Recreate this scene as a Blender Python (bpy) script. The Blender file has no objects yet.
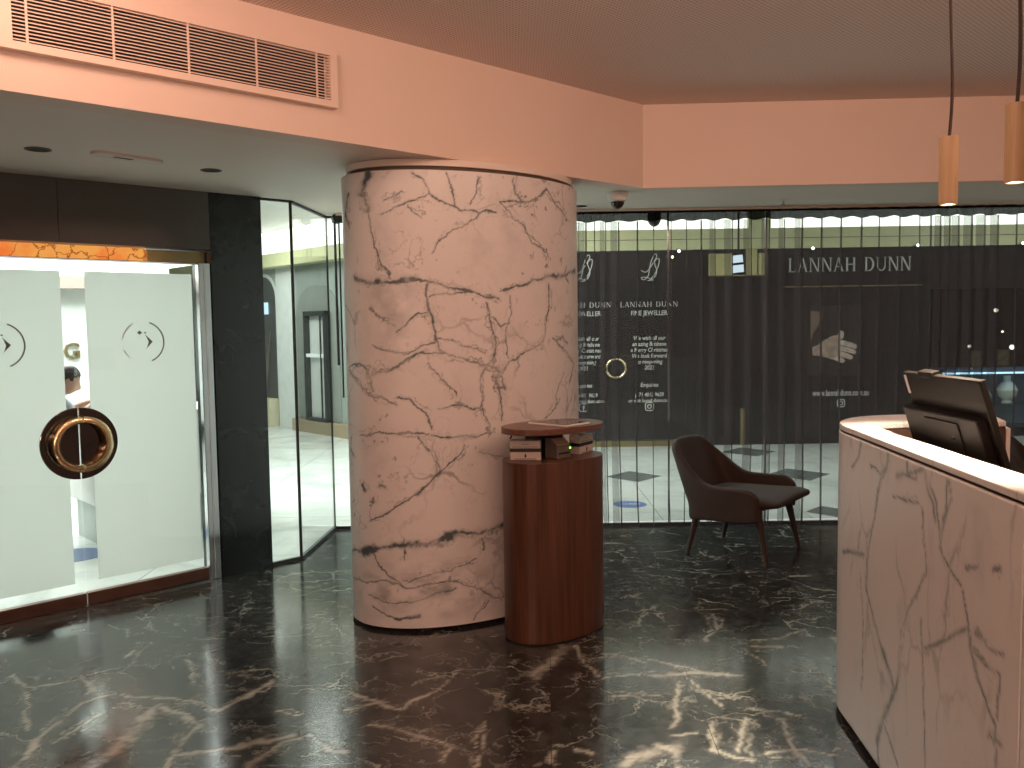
import bpy, bmesh, math, random
import numpy as np
from mathutils import Vector, Matrix
random.seed(7)
scene = bpy.context.scene
COL = scene.collection
PI = math.pi

# ------------------------------------------------------------------ helpers
class MB:
    """collects vertices and faces; build() links them as ONE mesh object"""
    def __init__(s):
        s.v = []; s.f = []
    def add(s, vs, fs):
        o = len(s.v); s.v += [tuple(map(float, p)) for p in vs]; s.f += [tuple(i + o for i in f) for f in fs]; return s
    def box(s, a, b, M=None):
        x0, y0, z0 = a; x1, y1, z1 = b
        vs = [Vector(p) for p in ((x0,y0,z0),(x1,y0,z0),(x1,y1,z0),(x0,y1,z0),(x0,y0,z1),(x1,y0,z1),(x1,y1,z1),(x0,y1,z1))]
        if M is not None: vs = [M @ p for p in vs]
        return s.add(vs, [(0,3,2,1),(4,5,6,7),(0,1,5,4),(1,2,6,5),(2,3,7,6),(3,0,4,7)])
    def prism(s, pts, z0, z1, M=None):
        n = len(pts)
        vs = [Vector((x, y, z0)) for x, y in pts] + [Vector((x, y, z1)) for x, y in pts]
        if M is not None: vs = [M @ p for p in vs]
        fs = [tuple(range(n))[::-1], tuple(range(n, 2*n))] + [(i, (i+1) % n, n+(i+1) % n, n+i) for i in range(n)]
        return s.add(vs, fs)
    def strip(s, A, B, z0, z1):
        """closed solid between two matched polylines"""
        n = len(A); vs = []
        for z in (z0, z1):
            vs += [(p[0], p[1], z) for p in A] + [(p[0], p[1], z) for p in B]
        fs = []
        for i in range(n-1):
            fs += [(i, n+i, n+i+1, i+1), (2*n+i, 2*n+i+1, 3*n+i+1, 3*n+i), (i, i+1, 2*n+i+1, 2*n+i), (n+i, 3*n+i, 3*n+i+1, n+i+1)]
        fs += [(0, 2*n, 3*n, n), (n-1, 2*n-1, 4*n-1, 3*n-1)]
        return s.add(vs, fs)
    def lathe(s, prof, n=32, M=None, close=False):
        vs = []; fs = []; m = len(prof)
        for i in range(n):
            a = 2*PI*i/n
            for r, z in prof:
                p = Vector((r*math.cos(a), r*math.sin(a), z)); vs.append(M @ p if M is not None else p)
        for i in range(n):
            j = (i+1) % n
            for k in range(m-1 if not close else m):
                k2 = (k+1) % m
                fs.append((i*m+k, j*m+k, j*m+k2, i*m+k2))
        if not close:
            fs.append(tuple(i*m for i in range(n))[::-1]); fs.append(tuple(i*m+m-1 for i in range(n)))
        return s.add(vs, fs)
    def tube(s, pts, r, n=10):
        pts = [Vector(p) for p in pts]; R = r if isinstance(r, (list, tuple)) else [r]*len(pts)
        vs = []; fs = []; N = len(pts); up = None
        for i, p in enumerate(pts):
            t = (pts[min(i+1, N-1)] - pts[max(i-1, 0)]).normalized()
            if up is None: up = t.orthogonal().normalized()
            up = (up - t*up.dot(t)).normalized(); w = t.cross(up)
            for k in range(n):
                a = 2*PI*k/n; vs.append(p + (up*math.cos(a) + w*math.sin(a))*R[i])
        for i in range(N-1):
            for k in range(n):
                k2 = (k+1) % n; fs.append((i*n+k, i*n+k2, (i+1)*n+k2, (i+1)*n+k))
        fs.append(tuple(range(n))[::-1]); fs.append(tuple((N-1)*n+k for k in range(n)))
        return s.add(vs, fs)
    def build(s, name, mat, parent=None, smooth=False, bevel=0, sub=0, ang=40):
        me = bpy.data.meshes.new(name); me.from_pydata(s.v, [], s.f); me.update()
        bm = bmesh.new(); bm.from_mesh(me); bmesh.ops.recalc_face_normals(bm, faces=bm.faces); bm.to_mesh(me); bm.free()
        return link(name, me, mat, parent, smooth, bevel, sub, ang)

def link(name, me, mat, parent=None, smooth=False, bevel=0, sub=0, ang=40):
    o = bpy.data.objects.new(name, me); COL.objects.link(o)
    if mat: me.materials.append(mat)
    if parent is not None: o.parent = parent
    if bevel:
        m = o.modifiers.new('bevel', 'BEVEL'); m.width = bevel; m.segments = 2; m.limit_method = 'ANGLE'; m.angle_limit = math.radians(50)
    if sub:
        m = o.modifiers.new('sub', 'SUBSURF'); m.levels = sub; m.render_levels = sub
    if smooth:
        for p in me.polygons: p.use_smooth = True
        if not sub: me.set_sharp_from_angle(angle=math.radians(ang))
    return o

def thing(name, label, cat, loc=(0, 0, 0), rz=0, group=None):
    o = bpy.data.objects.new(name, None); COL.objects.link(o)
    o.location = loc; o.rotation_euler = (0, 0, rz); o.empty_display_size = .1
    return tag(o, label, cat, group)
def tag(o, label, cat, group=None):
    o['label'] = label; o['category'] = cat
    if group: o['group'] = group
    return o
def struct(o):
    o['kind'] = 'structure'; return o
def copy_tree(o, parent=None):
    c = o.copy(); COL.objects.link(c)
    if parent is not None: c.parent = parent
    for ch in list(o.children): copy_tree(ch, c)
    return c

def text(s, size, mat, name, parent, M, align='CENTER', extrude=.001, shear=0, bold=0, sx=1.0):
    cu = bpy.data.curves.new(name, 'FONT'); cu.body = s; cu.size = size; cu.align_x = align; cu.align_y = 'CENTER'
    cu.extrude = extrude; cu.shear = shear; cu.offset = bold; cu.resolution_u = 2
    tmp = bpy.data.objects.new('tmp', cu); COL.objects.link(tmp)
    dg = bpy.context.evaluated_depsgraph_get(); me = bpy.data.meshes.new_from_object(tmp.evaluated_get(dg))
    bpy.data.objects.remove(tmp)
    me.transform(M @ Matrix.Diagonal((sx, 1, 1, 1)))
    return link(name, me, mat, parent)

# serif capitals for the shop name: unit height, thick and thin strokes with serifs
def _q(x0, y0, x1, y1, w):
    return [(x0-w/2, y0), (x0+w/2, y0), (x1+w/2, y1), (x1-w/2, y1)]
def _sf(x, y, w=.24, h=.045):
    return [(x-w/2, y-(h if y > .5 else 0)), (x+w/2, y-(h if y > .5 else 0)), (x+w/2, y+(0 if y > .5 else h)), (x-w/2, y+(0 if y > .5 else h))]
def _arc(cx, cy, rx, ry, a0, a1, t0, t1, n=10):
    P = []
    for i in range(n):
        for a in (i, i+1): pass
        A0 = math.radians(a0+(a1-a0)*i/n); A1 = math.radians(a0+(a1-a0)*(i+1)/n)
        w = lambda A: t0+(t1-t0)*abs(math.cos(A))
        P.append([(cx+rx*math.cos(A0), cy+ry*math.sin(A0)), (cx+rx*math.cos(A1), cy+ry*math.sin(A1)),
                  (cx+(rx-w(A1))*math.cos(A1), cy+(ry-w(A1))*math.sin(A1)), (cx+(rx-w(A0))*math.cos(A0), cy+(ry-w(A0))*math.sin(A0))])
    return P
T_, t_ = .14, .06
SERIF = {
 'L': (.70, [_q(.15, 0, .15, 1, T_), _sf(.15, 1), [(.03, 0), (.66, 0), (.66, .05), (.03, .05)], [(.61, 0), (.66, 0), (.68, .24), (.65, .24)]]),
 'A': (.92, [_q(.10, 0, .45, 1, t_), _q(.80, 0, .46, 1, T_), _sf(.10, 0, .22), _sf(.80, 0, .26), [(.22, .32), (.68, .32), (.68, .37), (.22, .37)]]),
 'N': (.98, [_q(.14, 0, .14, 1, t_), _q(.84, 0, .84, 1, t_), _q(.82, 0, .16, 1, T_), _sf(.14, 0, .22), _sf(.84, 1, .24), _sf(.08, 1, .18)]),
 'H': (.98, [_q(.17, 0, .17, 1, T_), _q(.81, 0, .81, 1, T_), _sf(.17, 0), _sf(.17, 1), _sf(.81, 0), _sf(.81, 1), [(.17, .48), (.81, .48), (.81, .54), (.17, .54)]]),
 'D': (.94, [_q(.17, 0, .17, 1, T_), _sf(.13, 0, .18), _sf(.13, 1, .18), [(.17, 0), (.42, 0), (.42, .05), (.17, .05)], [(.17, .95), (.42, .95), (.42, 1), (.17, 1)]] + _arc(.40, .5, .48, .5, -90, 90, .05, .15)),
 'U': (.96, [_q(.17, .33, .17, 1, T_), _q(.80, .33, .80, 1, t_), _sf(.17, 1), _sf(.80, 1, .22)] + _arc(.47, .34, .37, .34, 180, 360, .06, .11)),
 ' ': (.5, []),
}
def serif_text(s, x0, x1, z0, z1, y, mat, name, parent, depth=.01, P=None):
    """writes s on a wall plane at depth y, facing -y"""
    gap = .13; tot = sum(SERIF[c][0] for c in s) + gap*(len(s)-1); mb = MB(); x = 0; k = (x1-x0)/tot; h = z1-z0
    for c in s:
        w, polys = SERIF[c]
        for p in polys:
            pts = [(x0+(x+a)*k, z0+b*h) for a, b in p]; n = len(pts)
            vs = [(a, y, b) for a, b in pts] + [(a, y-depth, b) for a, b in pts]
            mb.add(vs, [tuple(range(n)), tuple(range(n, 2*n))[::-1]] + [(i, (i+1) % n, n+(i+1) % n, n+i) for i in range(n)])
        x += w+gap
    return mb.build(name, mat, parent)

# ------------------------------------------------------------------ materials
def sr(*c):
    return tuple((x/255/12.92 if x/255 <= .04045 else ((x/255+.055)/1.055)**2.4) for x in c) + (1,)
def newmat(name):
    m = bpy.data.materials.new(name); m.use_nodes = True; nt = m.node_tree; nt.nodes.clear()
    out = nt.nodes.new('ShaderNodeOutputMaterial'); return m, nt, out
def N(nt, typ, **kw):
    n = nt.nodes.new(typ)
    for k, v in kw.items():
        if k == 'inp':
            for a, b in v.items():
                if isinstance(b, bpy.types.NodeSocket): nt.links.new(b, n.inputs[a])
                else: n.inputs[a].default_value = b
        else: setattr(n, k, v)
    return n
def math_(nt, op, a, b=None, c=None, clamp=False):
    n = nt.nodes.new('ShaderNodeMath'); n.operation = op; n.use_clamp = clamp
    for i, x in enumerate((a, b, c)):
        if x is None: continue
        if isinstance(x, bpy.types.NodeSocket): nt.links.new(x, n.inputs[i])
        else: n.inputs[i].default_value = x
    return n.outputs[0]
def mixc(nt, f, a, b):
    n = nt.nodes.new('ShaderNodeMix'); n.data_type = 'RGBA'
    for i, x in ((0, f), (6, a), (7, b)):
        if isinstance(x, bpy.types.NodeSocket): nt.links.new(x, n.inputs[i])
        else: n.inputs[i].default_value = x
    return n.outputs[2]
def ramp(nt, f, lo, hi, a=0., b=1., smooth=True):
    n = nt.nodes.new('ShaderNodeMapRange'); n.interpolation_type = 'SMOOTHSTEP' if smooth else 'LINEAR'
    nt.links.new(f, n.inputs[0])
    for i, x in enumerate((lo, hi, a, b)): n.inputs[i+1].default_value = x
    return n.outputs[0]
def pbsdf(nt, out, color, rough=.5, metal=0., ior=1.5, **kw):
    p = nt.nodes.new('ShaderNodeBsdfPrincipled')
    for k, v in (('Base Color', color), ('Roughness', rough), ('Metallic', metal), ('IOR', ior)) + tuple(kw.items()):
        if isinstance(v, bpy.types.NodeSocket): nt.links.new(v, p.inputs[k])
        else: p.inputs[k].default_value = v
    nt.links.new(p.outputs[0], out.inputs[0]); return p
def coords(nt, kind='Object', scale=(1, 1, 1), loc=(0, 0, 0)):
    tc = N(nt, 'ShaderNodeTexCoord'); mp = N(nt, 'ShaderNodeMapping', inp={0: tc.outputs[kind]})
    mp.inputs['Scale'].default_value = scale; mp.inputs['Location'].default_value = loc; return mp.outputs[0]
def plain(name, c, rough=.5, metal=0., var=.08, nscale=8, ior=1.5, bump=0):
    m, nt, out = newmat(name); v = coords(nt)
    nz = N(nt, 'ShaderNodeTexNoise', inp={'Vector': v, 'Scale': nscale, 'Detail': 3.})
    f = ramp(nt, nz.outputs[0], .3, .7)
    c2 = tuple(x*(1-var) for x in c[:3]) + (1,)
    p = pbsdf(nt, out, mixc(nt, f, c, c2), rough, metal, ior)
    if bump:
        b = N(nt, 'ShaderNodeBump', inp={'Strength': bump, 'Height': nz.outputs[0], 'Distance': .002}); nt.links.new(b.outputs[0], p.inputs['Normal'])
    return m
def emit(name, c, s, base=None):
    m, nt, out = newmat(name); v = coords(nt)
    nz = N(nt, 'ShaderNodeTexNoise', inp={'Vector': v, 'Scale': 3.})
    col = mixc(nt, ramp(nt, nz.outputs[0], .3, .7), c, tuple(x*.95 for x in c[:3])+(1,))
    e = N(nt, 'ShaderNodeEmission', inp={0: col, 1: s}); nt.links.new(e.outputs[0], out.inputs[0]); return m
def wood(name, c0, c1, rough=.4, sc=(28, 28, 1.2), ior=1.5):
    m, nt, out = newmat(name); v = coords(nt, scale=sc)
    n1 = N(nt, 'ShaderNodeTexNoise', inp={'Vector': v, 'Scale': 1., 'Detail': 6., 'Roughness': .6})
    v2 = coords(nt, scale=(sc[0]*6, sc[1]*6, sc[2]*2.5))
    n2 = N(nt, 'ShaderNodeTexNoise', inp={'Vector': v2, 'Scale': 1., 'Detail': 2.})
    f = math_(nt, 'MULTIPLY_ADD', n2.outputs[0], .35, math_(nt, 'MULTIPLY', n1.outputs[0], .8))
    pbsdf(nt, out, mixc(nt, ramp(nt, f, .38, .78), c0, c1), rough, 0, ior); return m
def marble(name, base, vein, scale=2.2, rough=.22, attr=True, mirror=None, amount=.55, stretch=(1, 1, 1)):
    m, nt, out = newmat(name); v = coords(nt, scale=stretch)
    w = N(nt, 'ShaderNodeTexNoise', inp={'Vector': v, 'Scale': 1.6, 'Detail': 5., 'Roughness': .6})
    dv = N(nt, 'ShaderNodeVectorMath', operation='MULTIPLY_ADD', inp={0: w.outputs[1], 1: (.55, .55, .55), 2: v})
    vo = N(nt, 'ShaderNodeTexVoronoi', feature='DISTANCE_TO_EDGE', inp={'Vector': dv.outputs[0], 'Scale': scale})
    ln = ramp(nt, vo.outputs['Distance'], .0, .035, 1, 0)
    mk = N(nt, 'ShaderNodeTexNoise', inp={'Vector': v, 'Scale': 2.3, 'Detail': 2.})
    f1 = math_(nt, 'MULTIPLY', ln, ramp(nt, mk.outputs[0], .45, .7, 0, amount))
    fn = N(nt, 'ShaderNodeTexNoise', inp={'Vector': v, 'Scale': 5.5, 'Detail': 8., 'Roughness': .65, 'Distortion': .6})
    fine = math_(nt, 'ABSOLUTE', math_(nt, 'SUBTRACT', fn.outputs[0], .5))
    f2 = math_(nt, 'MULTIPLY', ramp(nt, fine, 0, .012, 1, 0), ramp(nt, mk.outputs[0], .5, .72, 0, .35))
    cl = N(nt, 'ShaderNodeTexNoise', inp={'Vector': v, 'Scale': 3.5, 'Detail': 6., 'Roughness': .62})
    f3 = ramp(nt, cl.outputs[0], .52, .85, 0, .28)
    f = math_(nt, 'MAXIMUM', math_(nt, 'MAXIMUM', f1, f2), f3)
    if attr:
        a = N(nt, 'ShaderNodeAttribute', attribute_name='vein')
        f = math_(nt, 'MAXIMUM', f, a.outputs['Fac'], clamp=True)
    pbsdf(nt, out, mixc(nt, f, base, vein), rough); return m
def glass(name, tint, refl=1.0, ior=1.45):
    m, nt, out = newmat(name); v = coords(nt)
    nz = N(nt, 'ShaderNodeTexNoise', inp={'Vector': v, 'Scale': .6})
    t = N(nt, 'ShaderNodeBsdfTransparent', inp={0: mixc(nt, nz.outputs[0], tint, tuple(min(1, x*1.01) for x in tint[:3])+(1,))})
    g = N(nt, 'ShaderNodeBsdfGlossy', inp={'Roughness': 0.0})
    geo = N(nt, 'ShaderNodeNewGeometry')
    fr = N(nt, 'ShaderNodeFresnel', inp={0: ramp(nt, geo.outputs['Backfacing'], 0, 1, ior, 1/ior, False)})
    mx = N(nt, 'ShaderNodeMixShader', inp={0: math_(nt, 'MULTIPLY', fr.outputs[0], refl), 1: t.outputs[0], 2: g.outputs[0]})
    nt.links.new(mx.outputs[0], out.inputs[0]); return m

M_ = {}
M_['paint'] = plain('warm_white_paint', (.80, .645, .555, 1), .6, var=.02, nscale=2)
M_['soffit'] = plain('soffit_paint', (.80, .70, .62, 1), .6, var=.02, nscale=2)
M_['greystone'] = marble('black_green_marble', (.008, .013, .014, 1), (.05, .068, .065, 1), 1.6, .16, attr=False, amount=.5)
M_['headstone'] = marble('charcoal_stone', (.075, .075, .07, 1), (.11, .11, .10, 1), 1.4, .35, attr=False, amount=.3)
M_['column'] = marble('white_column_marble', (.74, .715, .695, 1), (.07, .10, .105, 1), 2.6, .38, amount=.55)
M_['counter'] = marble('white_counter_marble', (.63, .60, .575, 1), (.085, .12, .12, 1), 2.0, .35, amount=.5, stretch=(1.6, 1.6, .8))
M_['bronze'] = plain('bronze_metal', (.15, .085, .065, 1), .3, .45, .2)
M_['darkbronze'] = plain('dark_mirror_bronze', (.11, .09, .085, 1), .06, 1.0, .1)
M_['gold'] = plain('polished_gold', (.92, .76, .46, 1), .2, .9, .05)
M_['brass'] = plain('dull_brass', (.32, .26, .13, 1), .35, .8, .1)
M_['chrome'] = plain('chrome', (.62, .64, .66, 1), .12, 1.0, .05)
M_['black'] = plain('black_matt', (.012, .011, .011, 1), .5)
M_['blackplastic'] = plain('dark_brown_plastic', (.010, .0075, .0065, 1), .6, ior=1.22)
M_['dark'] = plain('dark_recess', (.02, .017, .015, 1), .8)
M_['silicone'] = plain('dark_glazing_joint', (.03, .035, .035, 1), .5)
M_['white'] = plain('white_satin', (.78, .77, .75, 1), .45)
M_['device'] = plain('grey_brown_plastic', (.14, .115, .095, 1), .45)
M_['glass'] = glass('clear_glass', (.95, .985, .965, 1), .8)
M_['doorglass'] = glass('door_glass', (.96, .99, .975, 1), .8)
M_['kiosk'] = wood('red_brown_veneer', (.055, .021, .012, 1), (.125, .050, .028, 1), .33)
M_['kiosktop'] = wood('red_brown_veneer_top', (.10, .046, .030, 1), (.17, .078, .05, 1), .3, (3, 30, 30))
M_['deskwood'] = wood('brown_desk_veneer', (.05, .027, .02, 1), (.085, .048, .034, 1), .4, (20, 2, 20))
M_['oak'] = wood('pale_oak', (.40, .27, .145, 1), (.50, .35, .20, 1), .5, (60, 60, 3))
M_['leather'] = plain('dark_brown_leather', (.032, .015, .010, 1), .75, 0, .25, 60, bump=.15)
M_['screen'] = plain('dark_tablet_screen', (.06, .04, .03, 1), .12)
M_['terrazzo_edge'] = plain('pale_stone', (.6, .62, .6, 1), .4)

# dark polished floor
def floor_mat():
    m, nt, out = newmat('dark_veined_polished_marble')
    tc = N(nt, 'ShaderNodeTexCoord')
    mp = N(nt, 'ShaderNodeMapping', inp={0: tc.outputs['Object']}); mp.inputs['Rotation'].default_value = (0, 0, math.radians(2.3))
    P = mp.outputs[0]
    sc = N(nt, 'ShaderNodeVectorMath', operation='SCALE', inp={0: P, 'Scale': 1/.62})
    fl = N(nt, 'ShaderNodeVectorMath', operation='FLOOR', inp={0: sc.outputs[0]})
    wn = N(nt, 'ShaderNodeTexWhiteNoise', inp={'Vector': fl.outputs[0]})
    off = N(nt, 'ShaderNodeVectorMath', operation='MULTIPLY_ADD', inp={0: wn.outputs[1], 1: (9, 9, 9), 2: P})
    v = off.outputs[0]
    w = N(nt, 'ShaderNodeTexNoise', inp={'Vector': v, 'Scale': 2.2, 'Detail': 6., 'Roughness': .62})
    dv = N(nt, 'ShaderNodeVectorMath', operation='MULTIPLY_ADD', inp={0: w.outputs[1], 1: (.5, .5, .5), 2: v})
    st = N(nt, 'ShaderNodeMapping', inp={0: dv.outputs[0]}); st.inputs['Scale'].default_value = (1, 1.7, 1); st.inputs['Rotation'].default_value = (0, 0, .5)
    vo = N(nt, 'ShaderNodeTexVoronoi', feature='DISTANCE_TO_EDGE', inp={'Vector': st.outputs[0], 'Scale': 2.6})
    vo2 = N(nt, 'ShaderNodeTexVoronoi', feature='DISTANCE_TO_EDGE', inp={'Vector': st.outputs[0], 'Scale': 7.})
    mk = N(nt, 'ShaderNodeTexNoise', inp={'Vector': v, 'Scale': 2.6, 'Detail': 3.})
    mk2 = N(nt, 'ShaderNodeTexNoise', inp={'Vector': dv.outputs[0], 'Scale': 14., 'Detail': 4., 'Roughness': .7})
    l1 = math_(nt, 'MULTIPLY', ramp(nt, vo.outputs['Distance'], 0, .03, 1, 0), ramp(nt, mk.outputs[0], .42, .66, 0, .75))
    l2 = math_(nt, 'MULTIPLY', ramp(nt, vo2.outputs['Distance'], 0, .045, 1, 0), ramp(nt, mk.outputs[0], .48, .68, 0, .5))
    l2 = math_(nt, 'MULTIPLY', l2, ramp(nt, mk2.outputs[0], .4, .62))
    fn = math_(nt, 'ABSOLUTE', math_(nt, 'SUBTRACT', w.outputs[0], .5))
    l3 = math_(nt, 'MULTIPLY', ramp(nt, fn, 0, .010, 1, 0), ramp(nt, mk2.outputs[0], .38, .6, 0, .4))
    a = N(nt, 'ShaderNodeAttribute', attribute_name='vein')
    f = math_(nt, 'MAXIMUM', math_(nt, 'MAXIMUM', l1, l2), math_(nt, 'MAXIMUM', l3, a.outputs['Fac']), clamp=True)
    base = mixc(nt, ramp(nt, mk2.outputs[0], .35, .7), (.014, .0145, .0145, 1), (.050, .052, .050, 1))
    base = mixc(nt, ramp(nt, mk.outputs[0], .4, .7, 0, .7), base, (.028, .034, .028, 1))
    c = mixc(nt, f, base, (.36, .37, .32, 1))
    fr = N(nt, 'ShaderNodeVectorMath', operation='FRACTION', inp={0: sc.outputs[0]})
    sp = N(nt, 'ShaderNodeSeparateXYZ', inp={0: fr.outputs[0]})
    j = math_(nt, 'MINIMUM', math_(nt, 'MINIMUM', sp.outputs[0], sp.outputs[1]), math_(nt, 'MINIMUM', math_(nt, 'SUBTRACT', 1., sp.outputs[0]), math_(nt, 'SUBTRACT', 1., sp.outputs[1])))
    c = mixc(nt, ramp(nt, j, .0015, .004, .7, 0), c, (.008, .007, .006, 1))
    pbsdf(nt, out, c, ramp(nt, mk2.outputs[0], .3, .7, .11, .18), 0, 1.66); return m
M_['floor'] = floor_mat()
def ceiling_mat():
    m, nt, out = newmat('perforated_acoustic_panel'); v = coords(nt)
    s = N(nt, 'ShaderNodeSeparateXYZ', inp={0: v}); k = 2*PI/.028
    d = math_(nt, 'MULTIPLY', math_(nt, 'COSINE', math_(nt, 'MULTIPLY', s.outputs[0], k)), math_(nt, 'COSINE', math_(nt, 'MULTIPLY', s.outputs[1], k)))
    f = ramp(nt, d, .35, .6, 0, .65)
    pbsdf(nt, out, mixc(nt, f, (.82, .70, .64, 1), (.30, .23, .20, 1)), .7); return m
M_['ceiling'] = ceiling_mat()
def terrazzo():
    m, nt, out = newmat('pale_grey_terrazzo'); v = coords(nt)
    n1 = N(nt, 'ShaderNodeTexNoise', inp={'Vector': v, 'Scale': 1.3, 'Detail': 8., 'Roughness': .65, 'Distortion': .8})
    n2 = N(nt, 'ShaderNodeTexNoise', inp={'Vector': v, 'Scale': 30., 'Detail': 2.})
    br = N(nt, 'ShaderNodeTexBrick', inp={'Vector': v, 'Color1': (1, 1, 1, 1), 'Color2': (1, 1, 1, 1), 'Mortar': (0, 0, 0, 1), 'Scale': 1., 'Mortar Size': .004, 'Brick Width': 1.2, 'Row Height': 1.2}, offset=0)
    c = mixc(nt, ramp(nt, n1.outputs[0], .4, .7), (.60, .63, .60, 1), (.42, .46, .44, 1))
    c = mixc(nt, ramp(nt, n2.outputs[0], .55, .75, 0, .25), c, (.35, .37, .35, 1))
    c = mixc(nt, br.outputs[1], c, (.25, .27, .26, 1))
    pbsdf(nt, out, c, .25); return m
M_['terrazzo'] = terrazzo()
def frost():
    m, nt, out = newmat('white_frosted_film'); v = coords(nt)
    nz = N(nt, 'ShaderNodeTexNoise', inp={'Vector': v, 'Scale': 3., 'Detail': 2.})
    c = mixc(nt, nz.outputs[0], (.90, .93, .905, 1), (.88, .915, .89, 1))
    t = N(nt, 'ShaderNodeBsdfTranslucent', inp={0: c}); d = N(nt, 'ShaderNodeBsdfDiffuse', inp={0: c}); g = N(nt, 'ShaderNodeBsdfGlossy', inp={1: .08})
    a = N(nt, 'ShaderNodeMixShader', inp={0: .25, 1: t.outputs[0], 2: d.outputs[0]})
    fr = N(nt, 'ShaderNodeFresnel', inp={0: 1.45})
    b = N(nt, 'ShaderNodeMixShader', inp={0: math_(nt, 'MULTIPLY', fr.outputs[0], .6), 1: a.outputs[0], 2: g.outputs[0]})
    nt.links.new(b.outputs[0], out.inputs[0]); return m
M_['frost'] = frost()
def sheer(name, c, op):
    m, nt, out = newmat(name); v = coords(nt, scale=(400, 400, 400))
    nz = N(nt, 'ShaderNodeTexNoise', inp={'Vector': v, 'Scale': 1.})
    d = N(nt, 'ShaderNodeBsdfDiffuse', inp={0: c}); tr = N(nt, 'ShaderNodeBsdfTranslucent', inp={0: c})
    a = N(nt, 'ShaderNodeMixShader', inp={0: .4, 1: d.outputs[0], 2: tr.outputs[0]})
    t = N(nt, 'ShaderNodeBsdfTransparent')
    b = N(nt, 'ShaderNodeMixShader', inp={0: ramp(nt, nz.outputs[0], .3, .7, op*.9, op*1.1), 1: t.outputs[0], 2: a.outputs[0]})
    nt.links.new(b.outputs[0], out.inputs[0]); return m
M_['sheer'] = sheer('black_sheer_voile', (.105, .092, .10, 1), .26)
M_['tape'] = sheer('black_gathered_heading', (.012, .012, .012, 1), .99)
def onyx():
    m, nt, out = newmat('backlit_orange_onyx'); v = coords(nt)
    w = N(nt, 'ShaderNodeTexNoise', inp={'Vector': v, 'Scale': 5., 'Detail': 5., 'Roughness': .6})
    dv = N(nt, 'ShaderNodeVectorMath', operation='MULTIPLY_ADD', inp={0: w.outputs[1], 1: (.25, .25, .25), 2: v})
    vo = N(nt, 'ShaderNodeTexVoronoi', feature='DISTANCE_TO_EDGE', inp={'Vector': dv.outputs[0], 'Scale': 6.})
    c = mixc(nt, ramp(nt, w.outputs[0], .35, .65), (1, .22, .045, 1), (1, .42, .09, 1))
    c = mixc(nt, ramp(nt, vo.outputs['Distance'], 0, .035, .85, 0), c, (.25, .03, .01, 1))
    e = N(nt, 'ShaderNodeEmission', inp={0: c, 1: .85}); nt.links.new(e.outputs[0], out.inputs[0]); return m
M_['onyx'] = onyx()
# ------------------------------------------------------------------ vein fields
_rng = np.random.RandomState(3); _LAT = _rng.rand(256, 256)
def vnoise(x, y):
    xi = np.floor(x).astype(int); yi = np.floor(y).astype(int); fx = x-xi; fy = y-yi
    fx = fx*fx*(3-2*fx); fy = fy*fy*(3-2*fy); g = lambda a, b: _LAT[a % 256, b % 256]
    return (g(xi, yi)*(1-fx)+g(xi+1, yi)*fx)*(1-fy)+(g(xi, yi+1)*(1-fx)+g(xi+1, yi+1)*fx)*fy
def fbm(x, y, o=4):
    r = 0; a = .5
    for i in range(o):
        r = r+a*(vnoise(x*2**i+17*i, y*2**i+5*i)-.5); a *= .55
    return r
def vein_field(U, V, lines, unit, strength=.8, jit=.03, freq=6, soft=1.0):
    """U, V: flat arrays in metres on the slab; lines: (weight, points). Returns how much vein there is at each point."""
    def warp(k, am):
        o = k*37.7; a = jit*am
        return (U+a*fbm(U*freq+o, V*freq)+a*.45*fbm(U*freq*4+40+o, V*freq*4)+a*.22*fbm(U*freq*12+o, V*freq*12, 2),
                V+a*fbm(U*freq+90, V*freq+31+o)+a*.45*fbm(U*freq*4, V*freq*4+70+o)+a*.22*fbm(U*freq*12, V*freq*12+15+o, 2))
    WP = [warp(0, 1.0), warp(1, 2.2), warp(2, 3.4)]
    SK = [None, np.clip(.45+3*fbm(U*7+33, V*7+9), 0, 1), np.clip(.25+3*fbm(U*8+63, V*8+29), 0, 1)]
    wob = .35+1.5*np.clip(.5+1.3*fbm(U*18+11, V*18+3), 0, 1); brk = np.clip(.85+1.3*fbm(U*9+50, V*9+20), .35, 1)
    out = np.zeros_like(U)
    for w, P in lines:
        hw = w*unit
        xs = [p[0] for p in P]; ys = [p[1] for p in P]; mg = jit*4+hw*3+.02
        sel = np.where((U > min(xs)-mg) & (U < max(xs)+mg) & (V > min(ys)-mg) & (V < max(ys)+mg))[0]
        if not len(sel): continue
        for k in range(3):
            d = np.full(len(sel), 1e9); u = WP[k][0][sel]; v = WP[k][1][sel]
            for (x0, y0), (x1, y1) in zip(P[:-1], P[1:]):
                dx, dy = x1-x0, y1-y0; L = dx*dx+dy*dy+1e-12
                t = np.clip(((u-x0)*dx+(v-y0)*dy)/L, 0, 1); d = np.minimum(d, np.hypot(u-x0-t*dx, v-y0-t*dy))
            if k == 0:
                ww = hw*wob[sel]
                core = 1-np.clip((d-ww*.5)/(ww*.5+.0017*soft), 0, 1); halo = .26*np.clip(1-d/(ww*3.2+.008), 0, 1)**2
                if w > 1.7: halo = np.maximum(halo, np.clip(1.25-d/(hw*2.3), 0, 1)*np.clip(3.2*fbm(U[sel]*17+5, V[sel]*23+8)+.12, 0, .85))
                if w > 2: core = core*np.clip(.92+1.3*fbm(U[sel]*40, V[sel]*40), .45, 1); halo = halo*1.7
                val = np.maximum(core*brk[sel], halo)
            else:
                val = (1-np.clip((d-.0012*soft)/(.0048*soft), 0, 1))*SK[k][sel]*(.8, .6)[k-1]
            out[sel] = np.maximum(out[sel], val*strength)
    return out
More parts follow.
